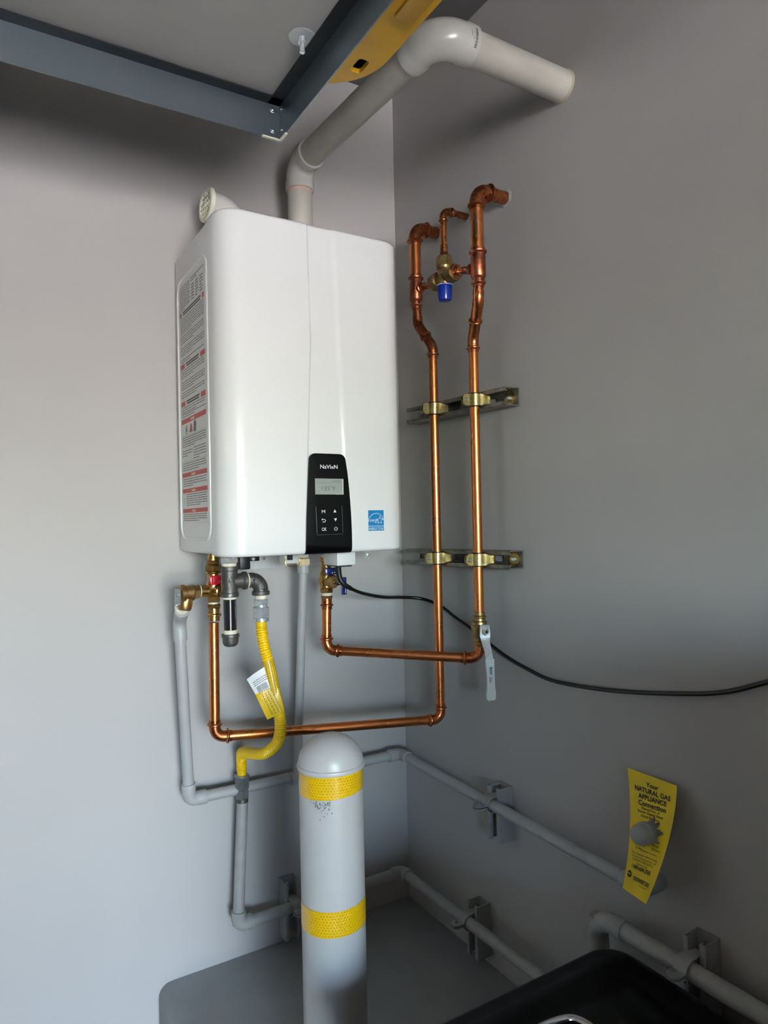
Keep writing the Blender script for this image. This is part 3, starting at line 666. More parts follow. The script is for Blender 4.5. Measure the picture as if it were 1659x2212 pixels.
# ================================================================ STRUT CHANNELS ON THE RIGHT WALL
def channel(name, label, cat, C0, C1_, wdir, out, mt, bolt=True, slots=True, half=.0206, dep=.0412, group=None, loc=None):
    """lipped C channel from C0 to C1_ (points on the wall), width along wdir, opening towards out"""
    C0 = V(C0); C1_ = V(C1_); wdir = V(wdir); out = V(out); ax = (C1_-C0).normalized(); Ln = (C1_-C0).length
    t = thing(name, loc or tuple((C0+C1_)/2), label, cat, group)
    th = .0025; g = G()
    for s in (-1, 1):
        prof = [(half, 0), (half, dep-.002), (half-.002, dep), (half-.0095, dep), (half-.0095, dep-.0075), (half-.0095+.002, dep-.0075), (half-.0095+.002, dep-.0025), (half-th, dep-.0025), (half-th, 0)]
        pts = [C0+wdir*(s*a)+out*b for a, b in prof]
        g.prism(pts, ax*Ln)
    part('channel_sides', g, mt, t)
    g = G(); nsl = max(1, int(Ln/.0508)); cell = Ln/nsl
    for k in range(nsl):
        g.holed(C0+ax*(cell*(k+.5))+out*.0008, ax, wdir, cell/2, half-.001, ov(.0145, .0068), out*.0022) if slots else g.obox(C0+ax*(cell*(k+.5))+out*.0018, ax, wdir, out, (cell/2, half-.001, .0011))
    part('slotted_back', g, mt, t)
    return t, ax, Ln
def clampset(name, label, P, pdir, out, rp, mt, ear_mt, parent=None, group=None, rub=True, band=.0125, earlen=.022, sgn=1, screw_axis=None):
    """two-piece strut clamp round a pipe at P; pdir pipe axis, out away from the wall"""
    P = V(P); pdir = V(pdir).normalized(); out = V(out).normalized(); side = pdir.cross(out).normalized()*sgn
    t = thing(name, tuple(P), label, 'pipe clamp', group)
    ro = rp+.0042; ri = rp+.0012 if rub else rp+.0003
    for s in (-1, 1):
        path = []
        path.append(P-out*(ro+.016)+side*(s*.0165)); path.append(P-out*(ro+.004)+side*(s*.0165)); path.append(P-out*(ro*.62)+side*(s*ro*1.02))
        for k in range(0, 8):
            a = R_(-20+k*13); path.append(P+side*(s*ro*math.cos(a))+out*(ro*math.sin(a)))
        path.append(P+side*(s*.0030)+out*(ro*1.03)); path.append(P+side*(s*.0030)+out*(ro+earlen*.62)); path.append(P+side*(s*.0030)+out*(ro+earlen))
        w = [band*.62, band*.72, band]+[band]*8+[band, band*.98, band*.55]
        part('clamp_half', strap(path, w, .0012, pdir), mt, t)
    if rub: part('cushion', G().lathe(P-pdir*(band+.003), pdir, [(0, rp+.0003), (0, ro-.0006), (2*band+.006, ro-.0006), (2*band+.006, rp+.0003)], 26, False), 'black', t)
    sc = P+out*(ro+earlen*.52)
    g = G().lathe(sc-side*.0065, side, [(0, .0022), (.001, .0040), (.003, .0044)], 14); g.lathe(sc+side*.0042, side, [(0, .0046), (.0025, .0044), (.0035, .003)], 14); g.cyl(sc-side*.011, sc+side*.006, .0021, 10)
    part('clamp_screw', g, ear_mt, t)
    return t
up, ax, Ln = channel('strut_channel', 'upper slotted steel channel bolted to the wall behind both copper pipes', 'strut channel', (0, -.103, .347), (0, -.5005, .337), (0, 0, 1), (-1, 0, 0), 'strut', group='steel channels behind the copper pipes')
lo, ax2, Ln2 = channel('strut_channel', 'lower slotted steel channel bolted to the wall behind both copper pipes', 'strut channel', (0, -.086, -.0315), (0, -.5025, -.0255), (0, 0, 1), (-1, 0, 0), 'strut', group='steel channels behind the copper pipes')
for t, y, z in ((up, -.4745, .3375), (lo, -.4770, -.0258)):
    part('fender_washer', G().lathe((-.0035, y, z), (-1, 0, 0), [(0, .0165), (.0018, .0165)], 28), 'gold', t)
    part('anchor_bolt', G().lathe((-.005, y, z), (-1, 0, 0), [(0, .0058), (.004, .0056), (.0055, .0040), (.007, .0030)], 18), 'steel', t)
for (y, z, n1) in ((-.2495, .3435, 'left copper pipe on the upper channel'), (-.4105, .3393, 'right copper pipe on the upper channel'), (-.2495, -.0290, 'left copper pipe on the lower channel'), (-.4105, -.0268, 'right copper pipe on the lower channel')):
    clampset('pipe_clamp', 'yellow zinc strut clamp gripping the '+n1, (-.055, y, z), (0, 0, 1), V((-1, .12, 0)), C34, 'gold', 'steeld', earlen=.0175, band=.0132, group='strut clamps on the copper pipes')

# ================================================================ VALVES UNDER THE HEATER
hx, hy = -.5935, -.155
hv = thing('hot_isolation_valve', (hx, hy, -.08), 'brass isolation valve with a red handle under the heater left end', 'isolation valve')
c = lambda z, dx=0, dy=0: V((hx+dx, hy+dy, z))
part('nipple', G().lathe(c(.004), (0, 0, -1), [(0, .0115), (.012, .0115), (.0125, .0150), (.0145, .0150), (.015, .0120), (.018, .0120)], 22), 'brass', hv)
part('hex_nut', G().hexn(c(-.0125), c(-.0225), .0150), 'brass', hv)
part('union_nut', G().hexn(c(-.0225), c(-.0375), .0190, .14), 'brass', hv)
part('neck', G().lathe(c(-.0375), (0, 0, -1), [(0, .0155), (.003, .0165), (.005, .0135), (.020, .0135), (.024, .0160), (.028, .0175), (.046, .0175), (.050, .0150), (.052, .0135)], 24), 'brass', hv)
g = G().lathe(c(-.0790), (-1, 0, 0), [(0, .0130), (.028, .0130), (.030, .0115)], 22); g.lathe(c(-.0790), (.35, -.93, 0), [(0, .0135), (.014, .0135), (.026, .0130), (.0275, .0110)], 22); part('side_ports', g, 'brass', hv)
hd = part('red_handle', G().rbox((hx-.016, hy-.022, -.0655), (hx+.022, hy-.017, -.0450), .002, 2), 'red', hv, 'glossy red handle'); part('handle_wing', G().rbox((hx-.016, hy-.030, -.0655), (hx-.010, hy-.019, -.0450), .002, 2), 'red', hd)
g = G(); F = lambda uu, vv: (hx+uu, hy-.0223, vv); put_rect(g, F, -.010, -.0600, -.0085, -.0485); put_text(g, F, 'CE', .008, -.0615, .0075, .009); part('handle_lettering', g, 'wprint', hd)
part('hex_nut', G().hexn(c(-.0895), c(-.1045), .0150), 'brass', hv)
part('thread_tape', G().cyl(c(-.1045), c(-.1085), .0125), 'tape', hv)
part('hex_nut', G().hexn(c(-.1085), c(-.1180), .0155), 'brass', hv)
part('press_adapter', G().lathe(c(-.1180), (0, 0, -1), [(0, .0125), (.011, .0125), (.0122, .0148), (.0138, .0162), (.0165, .0162), (.018, .0128), (.0275, .0128), (.0278, .0113)], 24), 'brass', hv)
part('black_knob', G().cyl((hx+.024, hy-.01, -.0985), (hx+.024, hy-.01, -.0885), .006, 14), 'black', hv)

# pressure relief valve and its paste joint
rv = thing('relief_valve', (-.640, -.150, -.085), 'bronze pressure relief valve with a small test lever beside the red-handled valve', 'relief valve')
rc = V((-.640, -.155, -.0800))
part('thread_paste', G().cyl((-.6180, -.155, -.079), (-.6245, -.155, -.079), .0122, 20), 'tape', rv)
part('hex_inlet', G().hexn((-.6245, -.155, -.0795), (-.6380, -.155, -.0800), .0150, .1), 'bronze', rv)
g = G().lathe((-.6375, -.155, -.080), (-1, -.12, -.03), [(0, .0130), (.002, .0175), (.005, .0180), (.007, .0165), (.020, .0165), (.022, .0190), (.030, .0190), (.0315, .0175)], 26)
g.lathe((-.6535, -.155, -.086), (-.12, .1, -1), [(0, .0140), (.012, .0150), (.018, .0155), (.026, .0150), (.031, .0135)], 22); part('valve_body', g, 'bronze', rv)
lp = V((-.6700, -.158, -.0810)); lever = part('test_lever', G().obox(lp+V((-.004, -.003, -.006)), V((.25, -.95, 0)).normalized(), V((-.95, -.25, .1)).normalized(), (0, 0, 1), (.012, .0012, .017)), 'steeld', rv)
for (dy, dz) in ((-.008, .006), (.006, .004), (-.006, -.014), (.004, -.018)): part('lever_rivet', G().dome(lp+V((-.0045+dy*-.25, -.003+dy, -.006+dz)), .003, 10, (-.95, -.25, 0), .7, 3), 'steel', lever)
part('lever_post', G().cyl(lp+V((.004, 0, .0)), lp+V((-.006, -.001, 0)), .005, 12), 'steeld', rv)

# cold isolation valve
kx, ky = -.3243, -.170
kv = thing('cold_isolation_valve', (kx, ky, -.07), 'brass isolation valve with blue handles under the heater beside the white box', 'isolation valve')
c = lambda z, dx=0, dy=0: V((kx+dx, ky+dy, z))
part('nipple', G().cyl(c(.004), c(-.018), .0110), 'brass', kv)
part('union_nut', G().hexn(c(-.016), c(-.0290), .0170, .14), 'brass', kv)
part('tab_screw', G().lathe(c(-.0135, -.012, -.012), (-.6, -.8, 0), [(0, .005), (.003, .005), (.005, .003)], 12), 'steel', kv)
part('neck', G().lathe(c(-.029), (0, 0, -1), [(0, .0125), (.022, .0125), (.028, .0165), (.040, .0180), (.050, .0172), (.058, .0150), (.060, .0155), (.062, .0140)], 24), 'brass', kv)
hd = part('blue_handle', G().rbox((kx-.013, ky-.022, -.0585), (kx+.018, ky-.017, -.0420), .002, 2), 'navy', kv, 'dark blue handle'); g = G(); F = lambda uu, vv: (kx+uu, ky-.0223, vv); put_rect(g, F, -.011, -.0535, -.0085, -.0450); put_rect(g, F, .004, -.0560, .007, -.0520); put_rect(g, F, .010, -.0545, .013, -.0520); part('handle_lettering', g, 'wprint', hd)
pd = V((.06, -1.0, 0)).normalized(); pc = c(-.0745)
g = G().lathe(pc, pd, [(0, .0125), (.020, .0125), (.0215, .0150), (.034, .0155), (.0355, .0140)], 26); dc = part('drain_port', g, 'bronze', kv)
part('port_hole', G().cyl(pc+pd*.0350, pc+pd*.0362, .0062, 16), 'brassd', dc); part('port_pin', G().dome(pc+pd*.0362, .0040, 12, pd, .8, 3), 'brass', dc)
part('strap', G().sweep(catmull([pc+pd*.036, pc+pd*.040+V((.008, 0, -.006)), pc+pd*.030+V((.020, 0, -.006)), pc+pd*.020+V((.024, .006, .006)), pc+pd*.016+V((.012, .006, .014)), pc+pd*.018+V((-.004, 0, .0155))], 6), .0016, 8), 'black', kv)
dh2 = part('drain_handle', G().rbox((kx+.028, ky-.026, -.108), (kx+.042, ky-.021, -.066), .0025, 2), 'navy', kv, 'dark blue drain handle'); g = G(); put_rect(g, lambda uu, vv: (uu, ky-.0263, vv), kx+.0365, -.104, kx+.0385, -.092); part('handle_lettering', g, 'wprint', dh2)
part('hex_nut', G().hexn(c(-.0905), c(-.1025), .0155), 'brass', kv)
part('thread_tape', G().lathe(c(-.1025), (0, 0, -1), [(0, .0125), (.003, .0135), (.0065, .0125)], 18), 'tape', kv)
part('hex_nut', G().hexn(c(-.109), c(-.1155), .0150), 'brassd', kv)
part('press_adapter', G().lathe(c(-.1155), (0, 0, -1), [(0, .0124), (.0125, .0124), (.0138, .0146), (.0152, .0158), (.0178, .0158), (.0192, .0126), (.0262, .0126), (.0265, .0113)], 24), 'copperd', kv)

# ================================================================ GAS FITTINGS AND FLEX CONNECTOR
gx_, gy_ = -.5855, -.240
gt = thing('gas_drip_leg', (gx_, gy_, -.10), 'black iron gas tee, elbow and capped drip leg hanging under the heater', 'gas fitting')
c = lambda z, dx=0: V((gx_+dx, gy_, z))
part('inlet_adapter', G().hexn(c(.006), c(-.0155), .0195, .08), 'steel', gt)
part('thread_paste', G().lathe(c(-.0155), (0, 0, -1), [(0, .0150), (.004, .0155), (.0075, .0145)], 22), 'tape', gt)
tc_ = -.0545
tee_ = G().lathe(c(-.0225), (0, 0, -1), [(0, .0170), (.001, .0192), (.008, .0192), (.0095, .0172), (.055, .0172), (.0565, .0192), (.0635, .0192), (.0645, .0172)], 28)
tee_.lathe(c(tc_), (1, 0, 0), [(0, .0160), (.026, .0160), (.029, .0192), (.036, .0192), (.037, .0172)], 26); tp = part('tee', tee_, 'iron', gt)
# raised foundry diamonds on the tee and elbow
def diamond(cx_, cz_, w, h, y):
    g = G(); P_ = [V((cx_-w, y, cz_)), V((cx_, y-.0004, cz_+h)), V((cx_+w, y, cz_)), V((cx_, y-.0004, cz_-h)), V((cx_-w, y, cz_))]; g.sweep(P_, .0007, 6); return g
part('foundry_mark', diamond(gx_-.003, -.0520, .0042, .0085, gy_-.0169), 'iron', tp)
g = G(); put_text(g, lambda a_, b_: (a_, gy_-.0177, b_), 'M', gx_-.003, -.0555, .006, .0035, bold=.02); put_text(g, lambda a_, b_: (a_, gy_-.0200, b_), 'AI', gx_-.002, -.0850, .0045, .005, bold=.02); part('foundry_letters', g, 'iron', tp)
EB = c(tc_, .0690)
part('thread_paste', G().lathe(c(tc_, .0365), (1, 0, 0), [(0, .0150), (.003, .0168), (.007, .0142)], 20), 'tape', gt)
ebp = elbow(EB, (-1, 0, 0), (0, 0, -1), .0162, .022, (.030, [(0, .0158), (.001, .0160), (.012, .0160)]), 26, 10); ebp.lathe(EB-V((0, 0, .024)), (0, 0, -1), [(0, .0165), (.001, .0192), (.0085, .0192), (.0095, .0172)], 26)
ep = part('elbow', ebp, 'iron', gt); part('foundry_mark', diamond(EB.x-.004, EB.z+.002, .0050, .0058, gy_-.0160), 'iron', ep)
part('thread_paste', G().cyl(c(-.0870), c(-.0915), .0142), 'tape', gt)
part('drip_nipple', G().cyl(c(-.0910), c(-.1625), .0134, 28), 'ironb', gt, 'glossy black pipe nipple')
part('thread_paste', G().cyl(c(-.1560), c(-.1655), .0142), 'tape', gt)
part('drip_cap', G().lathe(c(-.1640), (0, 0, -1), [(0, .0165), (.001, .0188), (.0065, .0188), (.008, .0170), (.019, .0162), (.024, .0140), (.0265, .0100), (.027, .0030)], 28), 'iron', gt)
# flexible connector
fx = thing('flexible_gas_connector', (EB.x, gy_, -.147), 'yellow coated corrugated gas connector looping in front of the copper pipe', 'gas connector')
fc = lambda z: V((EB.x, gy_, z))
part('thread_end', G().cyl(fc(-.0870), fc(-.0985), .0128), 'tape', fx)
part('adapter_nut', G().hexn(fc(-.0965), fc(-.1085), .0165, .1), 'steel', fx); part('adapter_neck', G().cyl(fc(-.1085), fc(-.1145), .0125), 'steel', fx)
part('flare_nut', G().lathe(fc(-.1130), (0, 0, -1), [(0, .0165), (.002, .0188), (.0225, .0188), (.024, .0170)], 6, True, .26), 'steel', fx); part('nut_collar', G().lathe(fc(-.1370), (0, 0, -1), [(0, .0170), (.0065, .0170), (.0075, .0150)], 26), 'steel', fx)
ctrl = [(-.5165, -.240, -.142), (-.5165, -.240, -.160), (-.5150, -.246, -.190), (-.5080, -.256, -.235), (-.5000, -.262, -.285), (-.4900, -.263, -.335), (-.4845, -.258, -.375), (-.4880, -.245, -.410), (-.5020, -.215, -.437), (-.5080, -.165, -.452), (-.5100, -.115, -.462), (-.5095, -.078, -.474), (-.5035, -.0575, -.495), (-.5025, -.055, -.520), (-.5025, -.055, -.545)]
raw = catmull(ctrl, 14); path = []; acc = 0
# resample evenly
step = .0009; cur = raw[0].copy(); path.append(cur.copy())
for p in raw[1:]:
    while (p-cur).length >= step:
        cur = cur+(p-cur).normalized()*step; path.append(cur.copy())
tot = len(path); rad = []
for i in range(tot):
    s_ = i*step; smooth = s_ < .013 or (i > tot-24)
    rad.append(.0112 if smooth else .0126-.0022*(.5+.5*math.cos(2*math.pi*s_/.0054))**3)
flex = part('corrugated_tube', G().sweep(path, rad, 20), 'yflex', fx, sharp=60)
i0, i1 = int(.088/step), int(.196/step)
slv = part('label_sleeve', G().sweep(path[i0:i1:4], .0131, 22, False), 'ypaper', fx, 'printed yellow label wrapped round the tube')
g = G(); rnd = random.Random(9)
for row in range(6):
    i = i0+3
    while i < i1-4:
        wl_ = rnd.randint(2, 6); j = min(i+wl_, i1-3); q = []
        for (kk, da) in ((i, -.04), (j, -.04), (j, .04), (i, .04)):
            p = path[kk]; t = (path[kk+1]-path[kk-1]).normalized(); vw = (V((-.9, -1.6, .1))-p); vw = (vw-t*vw.dot(t)).normalized(); sd_ = t.cross(vw); a = -1.0+row*.40+da
            q.append(p+(vw*math.cos(a)+sd_*math.sin(a))*.0133)
        g.poly(q); i = j+2
part('sleeve_print', g, 'lprint', slv)
# the paper flap of the label: white upper part, yellow lower part
def ontag(px, py):    # flap surface in its own axes (px right, py down, metres) hanging beside the tube
    return V((-.5555+px, -.2660+.010*math.sin(px*70)*(.4+py*6)-.006*math.sin(py*30), -.2585-py))
tagt = thing('connector_paper_tag', (-.5455, -.262, -.26), 'white and yellow paper barcode tag sticking out from the yellow gas connector', 'tag')
def sheet(fn, corners, nu=10, nv=8):
    g = G(); (a, b, c_, d) = corners; ids = []
    for j in range(nv+1):
        row = []
        for i in range(nu+1):
            s, t = i/nu, j/nv; q = ((a[0]*(1-s)+b[0]*s)*(1-t)+(d[0]*(1-s)+c_[0]*s)*t, (a[1]*(1-s)+b[1]*s)*(1-t)+(d[1]*(1-s)+c_[1]*s)*t); row.append(len(g.v)); g.v.append(fn(*q))
        ids.append(row)
    for A_, B_ in zip(ids, ids[1:]):
        for k in range(nu): g.f.append((A_[k], A_[k+1], B_[k+1], B_[k]))
    m = len(g.v); g.v += [v+V((.0001, .0004, 0)) for v in g.v]; g.f += [tuple(m+q for q in reversed(fq)) for fq in list(g.f)]; return g
part('white_panel', sheet(ontag, ((-.006, .0), (.0420, -.022), (.0580, .0200), (.0130, .0350))), 'wprint', tagt, 'white barcode panel')
part('yellow_panel', sheet(ontag, ((.0130, .0352), (.0580, .0202), (.0720, .0740), (.0390, .0920))), 'ypaper', tagt, 'yellow text panel')
OT = lambda q, w: ontag(q, w)+V((0, -.0007, 0))
def tilt(cx_, cy_, ang):    # local text axes on the flap
    ca, sa = math.cos(ang), math.sin(ang); return lambda a_, b_: OT(cx_+a_*ca+b_*sa, cy_+a_*sa-b_*ca)
g = G(); TF = tilt(.0230, .0030, R_(-24)); rnd = random.Random(2)
for k in range(3):
    uu = -.017
    while uu < .015: w = rnd.uniform(.003, .008); put_rect(g, TF, uu, -.0006-.0042*k, min(uu+w, .017), .0007-.0042*k); uu += w+.0012
uu = -.014
while uu < .010: w = rnd.choice((.0004, .0007, .0011)); put_rect(g, TF, uu, -.026, uu+w, -.0125); uu += w+.0006
for k in range(5): put_rect(g, TF, -.013+.005*k, -.0290, -.0105+.005*k, -.0275)
part('barcode', g, 'lprint', tagt)
g = G(); TF = tilt(.0500, .0530, R_(-24))
for k in range(4):
    vv = -.024
    while vv < .022: w = rnd.uniform(.002, .005); put_rect(g, TF, -.014+.0065*k, vv, -.0125+.0065*k, vv+w*.7); vv += w+.001
part('small_print', g, 'lprint', tagt)

# ================================================================ GREY PIPES
def line(name, label, cat): return name
gp = thing('gas_supply_pipe', (-.5025, -.055, -.56), 'grey painted iron gas pipe from the flex connector along both walls low', 'gas pipe')
ri = .0134
g1 = V((-.5020, -.055, -.605)); g2 = V((-.5180, -.055, -.886)); g3 = V((-.055, -.055, -.889)); g4 = V((-.058, -.7330, -.8775))
part('flare_nut', G().lathe((-.5025, -.055, -.5330), (0, 0, -1), [(0, .0145), (.0015, .0175), (.005, .0175), (.006, .0170)], 26), 'steeld', gp)
part('union_nut', G().hexn((-.5025, -.055, -.5390), (-.5025, -.055, -.5650), .0185, .1), 'steeld', gp); part('adapter_nut', G().hexn((-.5025, -.055, -.5660), (-.5023, -.055, -.5890), .0165, .1), 'steeld', gp)
part('thread_end', G().lathe((-.5023, -.055, -.589), (0, 0, -1), [(0, .0138), (.009, .0142)], 22), 'iron', gp)
part('pipe', G().cyl((-.5022, -.055, -.596), g2, ri, 22), 'gpipei', gp)
iron_ends = (.034, [(0, .0150), (.001, .0182), (.007, .0182), (.0085, .0168)])
d12 = (g1-g2).normalized(); d23 = (g3-g2).normalized(); d34 = (g4-g3).normalized()
part('elbow', elbow(g2, d12, d23, .0168, .018, iron_ends, 22, 8), 'gpipei', gp)
part('pipe', G().cyl(g2+d23*.02, g3-d23*.02, ri, 22), 'gpipei', gp)
part('elbow', elbow(g3, -d23, d34, .0168, .018, iron_ends, 22, 8), 'gpipei', gp)
part('pipe', G().cyl(g3+d34*.02, g4, ri, 22), 'gpipei', gp)

dp = thing('drain_pipe', (-.640, -.08, -.15), 'grey painted pvc drain pipe from the relief valve along both walls', 'drain pipe')
rd = .0127
q0 = V((-.6565, -.135, -.1165)); q1 = V((-.6535, -.090, -.1480)); q2 = V((-.6270, -.050, -.567)); q3 = V((-.050, -.050, -.5715)); q4 = V((-.050, -.840, -.5876)); q5 = V((0, -.840, -.5876))
part('paste_ring', G().lathe(q0+V((0, .004, .004)), (q1-q0), [(0, .0155), (.003, .0165), (.006, .0150)], 22), 'tape', dp)
dA = (q0-q1).normalized(); dB = (q2-q1).normalized(); part('adapter_elbow', elbow(q1, dA, dB, .0152, .030, (.046, [(0, .0140), (.0005, .0158), (.020, .0158), (.0215, .0150)]), 22, 8), 'gpipe', dp)
part('pipe', G().cyl(q1+dB*.03, q2-dB*.02, rd, 22), 'gpipe', dp)
pe = (.040, [(0, .0128), (.0004, .0158), (.001, .0162), (.017, .0162), (.019, .0156)])
dC = (q3-q2).normalized(); part('elbow', elbow(q2, -dB, dC, .0158, .017, pe, 22, 8), 'gpipe', dp)
part('pipe', G().cyl(q2+dC*.02, q3-dC*.02, rd, 22), 'gpipe', dp); dD = (q4-q3).normalized()
part('elbow', elbow(q3, -dC, dD, .0158, .017, pe, 22, 8), 'gpipe', dp); part('pipe', G().cyl(q3+dD*.02, q4-dD*.015, rd, 22), 'gpipe', dp)
part('elbow', elbow(q4, -dD, (1, 0, 0), .0158, .017, pe, 22, 8), 'gpipe', dp); part('pipe', G().cyl(q4+V((.015, 0, 0)), q5, rd, 22), 'gpipe', dp)

cdx, cdy = -.3525, -.100
cp = thing('condensate_pipe', (cdx, cdy, -.1), 'thin grey condensate pipe dropping from the tan nut behind the bollard', 'drain pipe')
c = lambda z: V((cdx, cdy, z))
part('spigot', G().cyl(c(.004), c(-.012), .0100), 'white', cp); part('lock_ring', G().hexn(c(-.006), c(-.020), .0150, .08), 'white', cp)
part('tan_nut', G().hexn(c(-.0215), c(-.0385), .0175, .1), 'tan', cp, 'tan plastic nut')
part('coupling', G().lathe(c(-.0385), (0, 0, -1), [(0, .0140), (.001, .0148), (.018, .0142), (.0195, .0130)], 22), 'gpipe', cp)
part('pipe', G().cyl(c(-.05), V((-.357, -.052, -.560)), .0107, 20), 'gpipe', cp)
part('tee', G().lathe(V((-.3570, -.0515, -.5715))+V((.020, 0, 0)), (-1, 0, 0), [(0, .0130), (.0005, .0160), (.040, .0160), (.0405, .0130)], 22), 'gpipe', cp)

lp_ = thing('riser_pipe', (-.060, -.745, -1.0), 'grey pipe bending from vertical to horizontal at the lower right behind the black lid', 'gas pipe')
b0 = V((-.060, -.7470, FZ)); b1 = V((-.060, -.7470, -.6760)); b2 = V((-.060, -1.75, -.668)); dd = (b2-b1).normalized()
part('pipe', G().cyl(b0, b1, .0155, 22), 'gpipei', lp_); part('coupling', G().lathe((-.060, -.747, -.745), (0, 0, 1), [(0, .0160), (.0005, .0192), (.018, .0192), (.020, .0182), (.022, .0178)], 24), 'gpipei', lp_)
part('elbow', elbow(b1, (0, 0, -1), dd, .0182, .034, (.062, [(0, .0158), (.0005, .0184), (.002, .0188), (.020, .0188), (.022, .0182)]), 24, 10), 'gpipei', lp_)
part('pipe', G().cyl(b1+dd*.045, b2, .0155, 24), 'gpipei', lp_)

# painted channels and clamps that carry the grey pipes
t, _, _ = channel('painted_strut_channel', 'short grey painted channel on the left wall beside the bollard', 'strut channel', (-.372, 0, -.975), (-.372, 0, -.832), (1, 0, 0), (0, -1, 0), 'gstrut', group='painted channels under the grey pipes')
part('anchor_bolt', G().lathe((-.372, -.003, -.862), (0, -1, 0), [(0, .012), (.002, .012), (.0025, .0075), (.008, .007), (.011, .0035)], 16), 'steeld', t)
clampset('painted_pipe_clamp', 'grey painted clamp on the gas pipe against the left wall beside the bollard', (-.372, -.0565, -.888), (1, 0, 0), (0, -1, 0), ri, 'gstrut', 'steeld', group='clamps on the grey pipes', rub=False, earlen=.026)
for nm, y, z0, z1, pz, px_, rr_, pdir, w in (('upper', -.427, -.668, -.545, -.5795, -.052, rd, dD, 'drain pipe on the right wall'), ('lower', -.339, -.975, -.850, -.8845, -.055, ri, d34, 'gas pipe above the concrete pad'), ('far', -.932, -.79, -.635, -.6745, -.060, .0155, dd, 'riser pipe next to the black lid')):
    t, _, _ = channel('painted_strut_channel', 'short grey painted channel behind the %s' % w, 'strut channel', (0, y, z0), (0, y, z1), (0, 1, 0), (-1, 0, 0), 'gstrut', group='painted channels under the grey pipes')
    part('anchor_bolt', G().lathe((-.003, y, z1-.028), (-1, 0, 0), [(0, .012), (.002, .012), (.0025, .0075), (.008, .007), (.011, .0035)], 16), 'steeld', t)
    clampset('painted_pipe_clamp', 'grey painted clamp on the %s' % w, (px_, y, pz), pdir, (-1, 0, 0), rr_, 'gstrut', 'steeld', group='clamps on the grey pipes', rub=False, earlen=.026)

# ================================================================ BOLLARD
bx, by, br_ = -.5025, -.535, .0572
bo = thing('bollard', (bx, by, FZ), 'grey painted steel bollard with a domed top and two yellow reflective bands', 'bollard')
part('post', G().lathe((bx, by, FZ), (0, 0, 1), [(0, br_), (.4, br_), (.8, br_), (-.368-FZ, br_)], 48), 'bol', bo)
prof = [(0, br_), (.001, br_+.0035), (.004, br_+.0042), (.0075, br_+.003), (.0085, br_+.0012)]
prof += [(.0085+.0500*math.sin(math.pi/2*k/10), (br_+.0012)*math.cos(math.pi/2*k/10)+1e-4) for k in range(1, 11)]
part('dome_cap', G().lathe((bx, by, -.3715), (0, 0, 1), prof, 48), 'bol', bo)
def bandmat():
    m = bpy.data.materials.new('honeycomb_reflective_tape'); m.use_nodes = True; nt = m.node_tree; N = nt.nodes; L = nt.links; b = N['Principled BSDF']
    uv = N.new('ShaderNodeUVMap'); uv.uv_map = 'band'
    sc = N.new('ShaderNodeVectorMath'); sc.operation = 'SCALE'; sc.inputs['Scale'].default_value = 1/.0056; L.new(uv.outputs[0], sc.inputs[0])
    def cellv(off):
        ad = N.new('ShaderNodeVectorMath'); ad.operation = 'ADD'; ad.inputs[1].default_value = off; L.new(sc.outputs[0], ad.inputs[0])
        md = N.new('ShaderNodeVectorMath'); md.operation = 'MODULO'; md.inputs[1].default_value = (1, 1.732, 1); L.new(ad.outputs[0], md.inputs[0])
        sb = N.new('ShaderNodeVectorMath'); sb.operation = 'SUBTRACT'; sb.inputs[1].default_value = (.5, .866, 0); L.new(md.outputs[0], sb.inputs[0])
        ln = N.new('ShaderNodeVectorMath'); ln.operation = 'LENGTH'; L.new(sb.outputs[0], ln.inputs[0]); return ln
    a = cellv((0, 0, 0)); c_ = cellv((.5, .866, 0)); mn = N.new('ShaderNodeMath'); mn.operation = 'MINIMUM'; L.new(a.outputs['Value'], mn.inputs[0]); L.new(c_.outputs['Value'], mn.inputs[1])
    rp_ = N.new('ShaderNodeMapRange'); rp_.inputs[1].default_value = .36; rp_.inputs[2].default_value = .44; L.new(mn.outputs[0], rp_.inputs[0])
    mx_ = N.new('ShaderNodeMix'); mx_.data_type = 'RGBA'; mx_.inputs[6].default_value = (*lin((232, 176, 8)), 1); mx_.inputs[7].default_value = (*lin((252, 206, 22)), 1)
    L.new(rp_.outputs[0], mx_.inputs[0]); L.new(mx_.outputs[2], b.inputs['Base Color']); b.inputs['Roughness'].default_value = .3; b.inputs['Coat Weight'].default_value = .5
    bp_ = N.new('ShaderNodeBump'); bp_.inputs['Strength'].default_value = .4; bp_.inputs['Distance'].default_value = .0006; L.new(rp_.outputs[0], bp_.inputs['Height']); L.new(bp_.outputs[0], b.inputs['Normal'])
    return m
MT['band'] = bandmat()
def band(z0, z1, tiltx, tilty):
    n = 64; R = br_+.0007; g = G(); rows = []
    for z in (z0, z1):
        rows.append([])
        for k in range(n): a = 2*math.pi*k/n; rows[-1].append(len(g.v)); g.v.append(V((bx+R*math.cos(a), by+R*math.sin(a), z+tiltx*R*math.cos(a)+tilty*R*math.sin(a))))
    g.skin(rows[0], rows[1]); o = part('reflective_band', g, 'band', bo, 'yellow honeycomb reflective tape')
    me = o.data; uvl = me.uv_layers.new(name='band')
    for lp2 in me.loops:
        co = me.vertices[lp2.vertex_index].co; a = math.atan2(co.y, co.x)
        uvl.data[lp2.index].uv = ((a+math.pi)*R+1.0, co.z+3.0)
    for p_ in me.polygons:      # seam at the back
        us = [uvl.data[q].uv[0] for q in p_.loop_indices]
        if max(us)-min(us) > R*math.pi:
            for q in p_.loop_indices:
                if uvl.data[q].uv[0] < 1.0+R*math.pi: uvl.data[q].uv[0] += 2*math.pi*R
    return o
band(-.4090, -.3705, .06, 0); band(-.6450, -.6010, .03, 0)
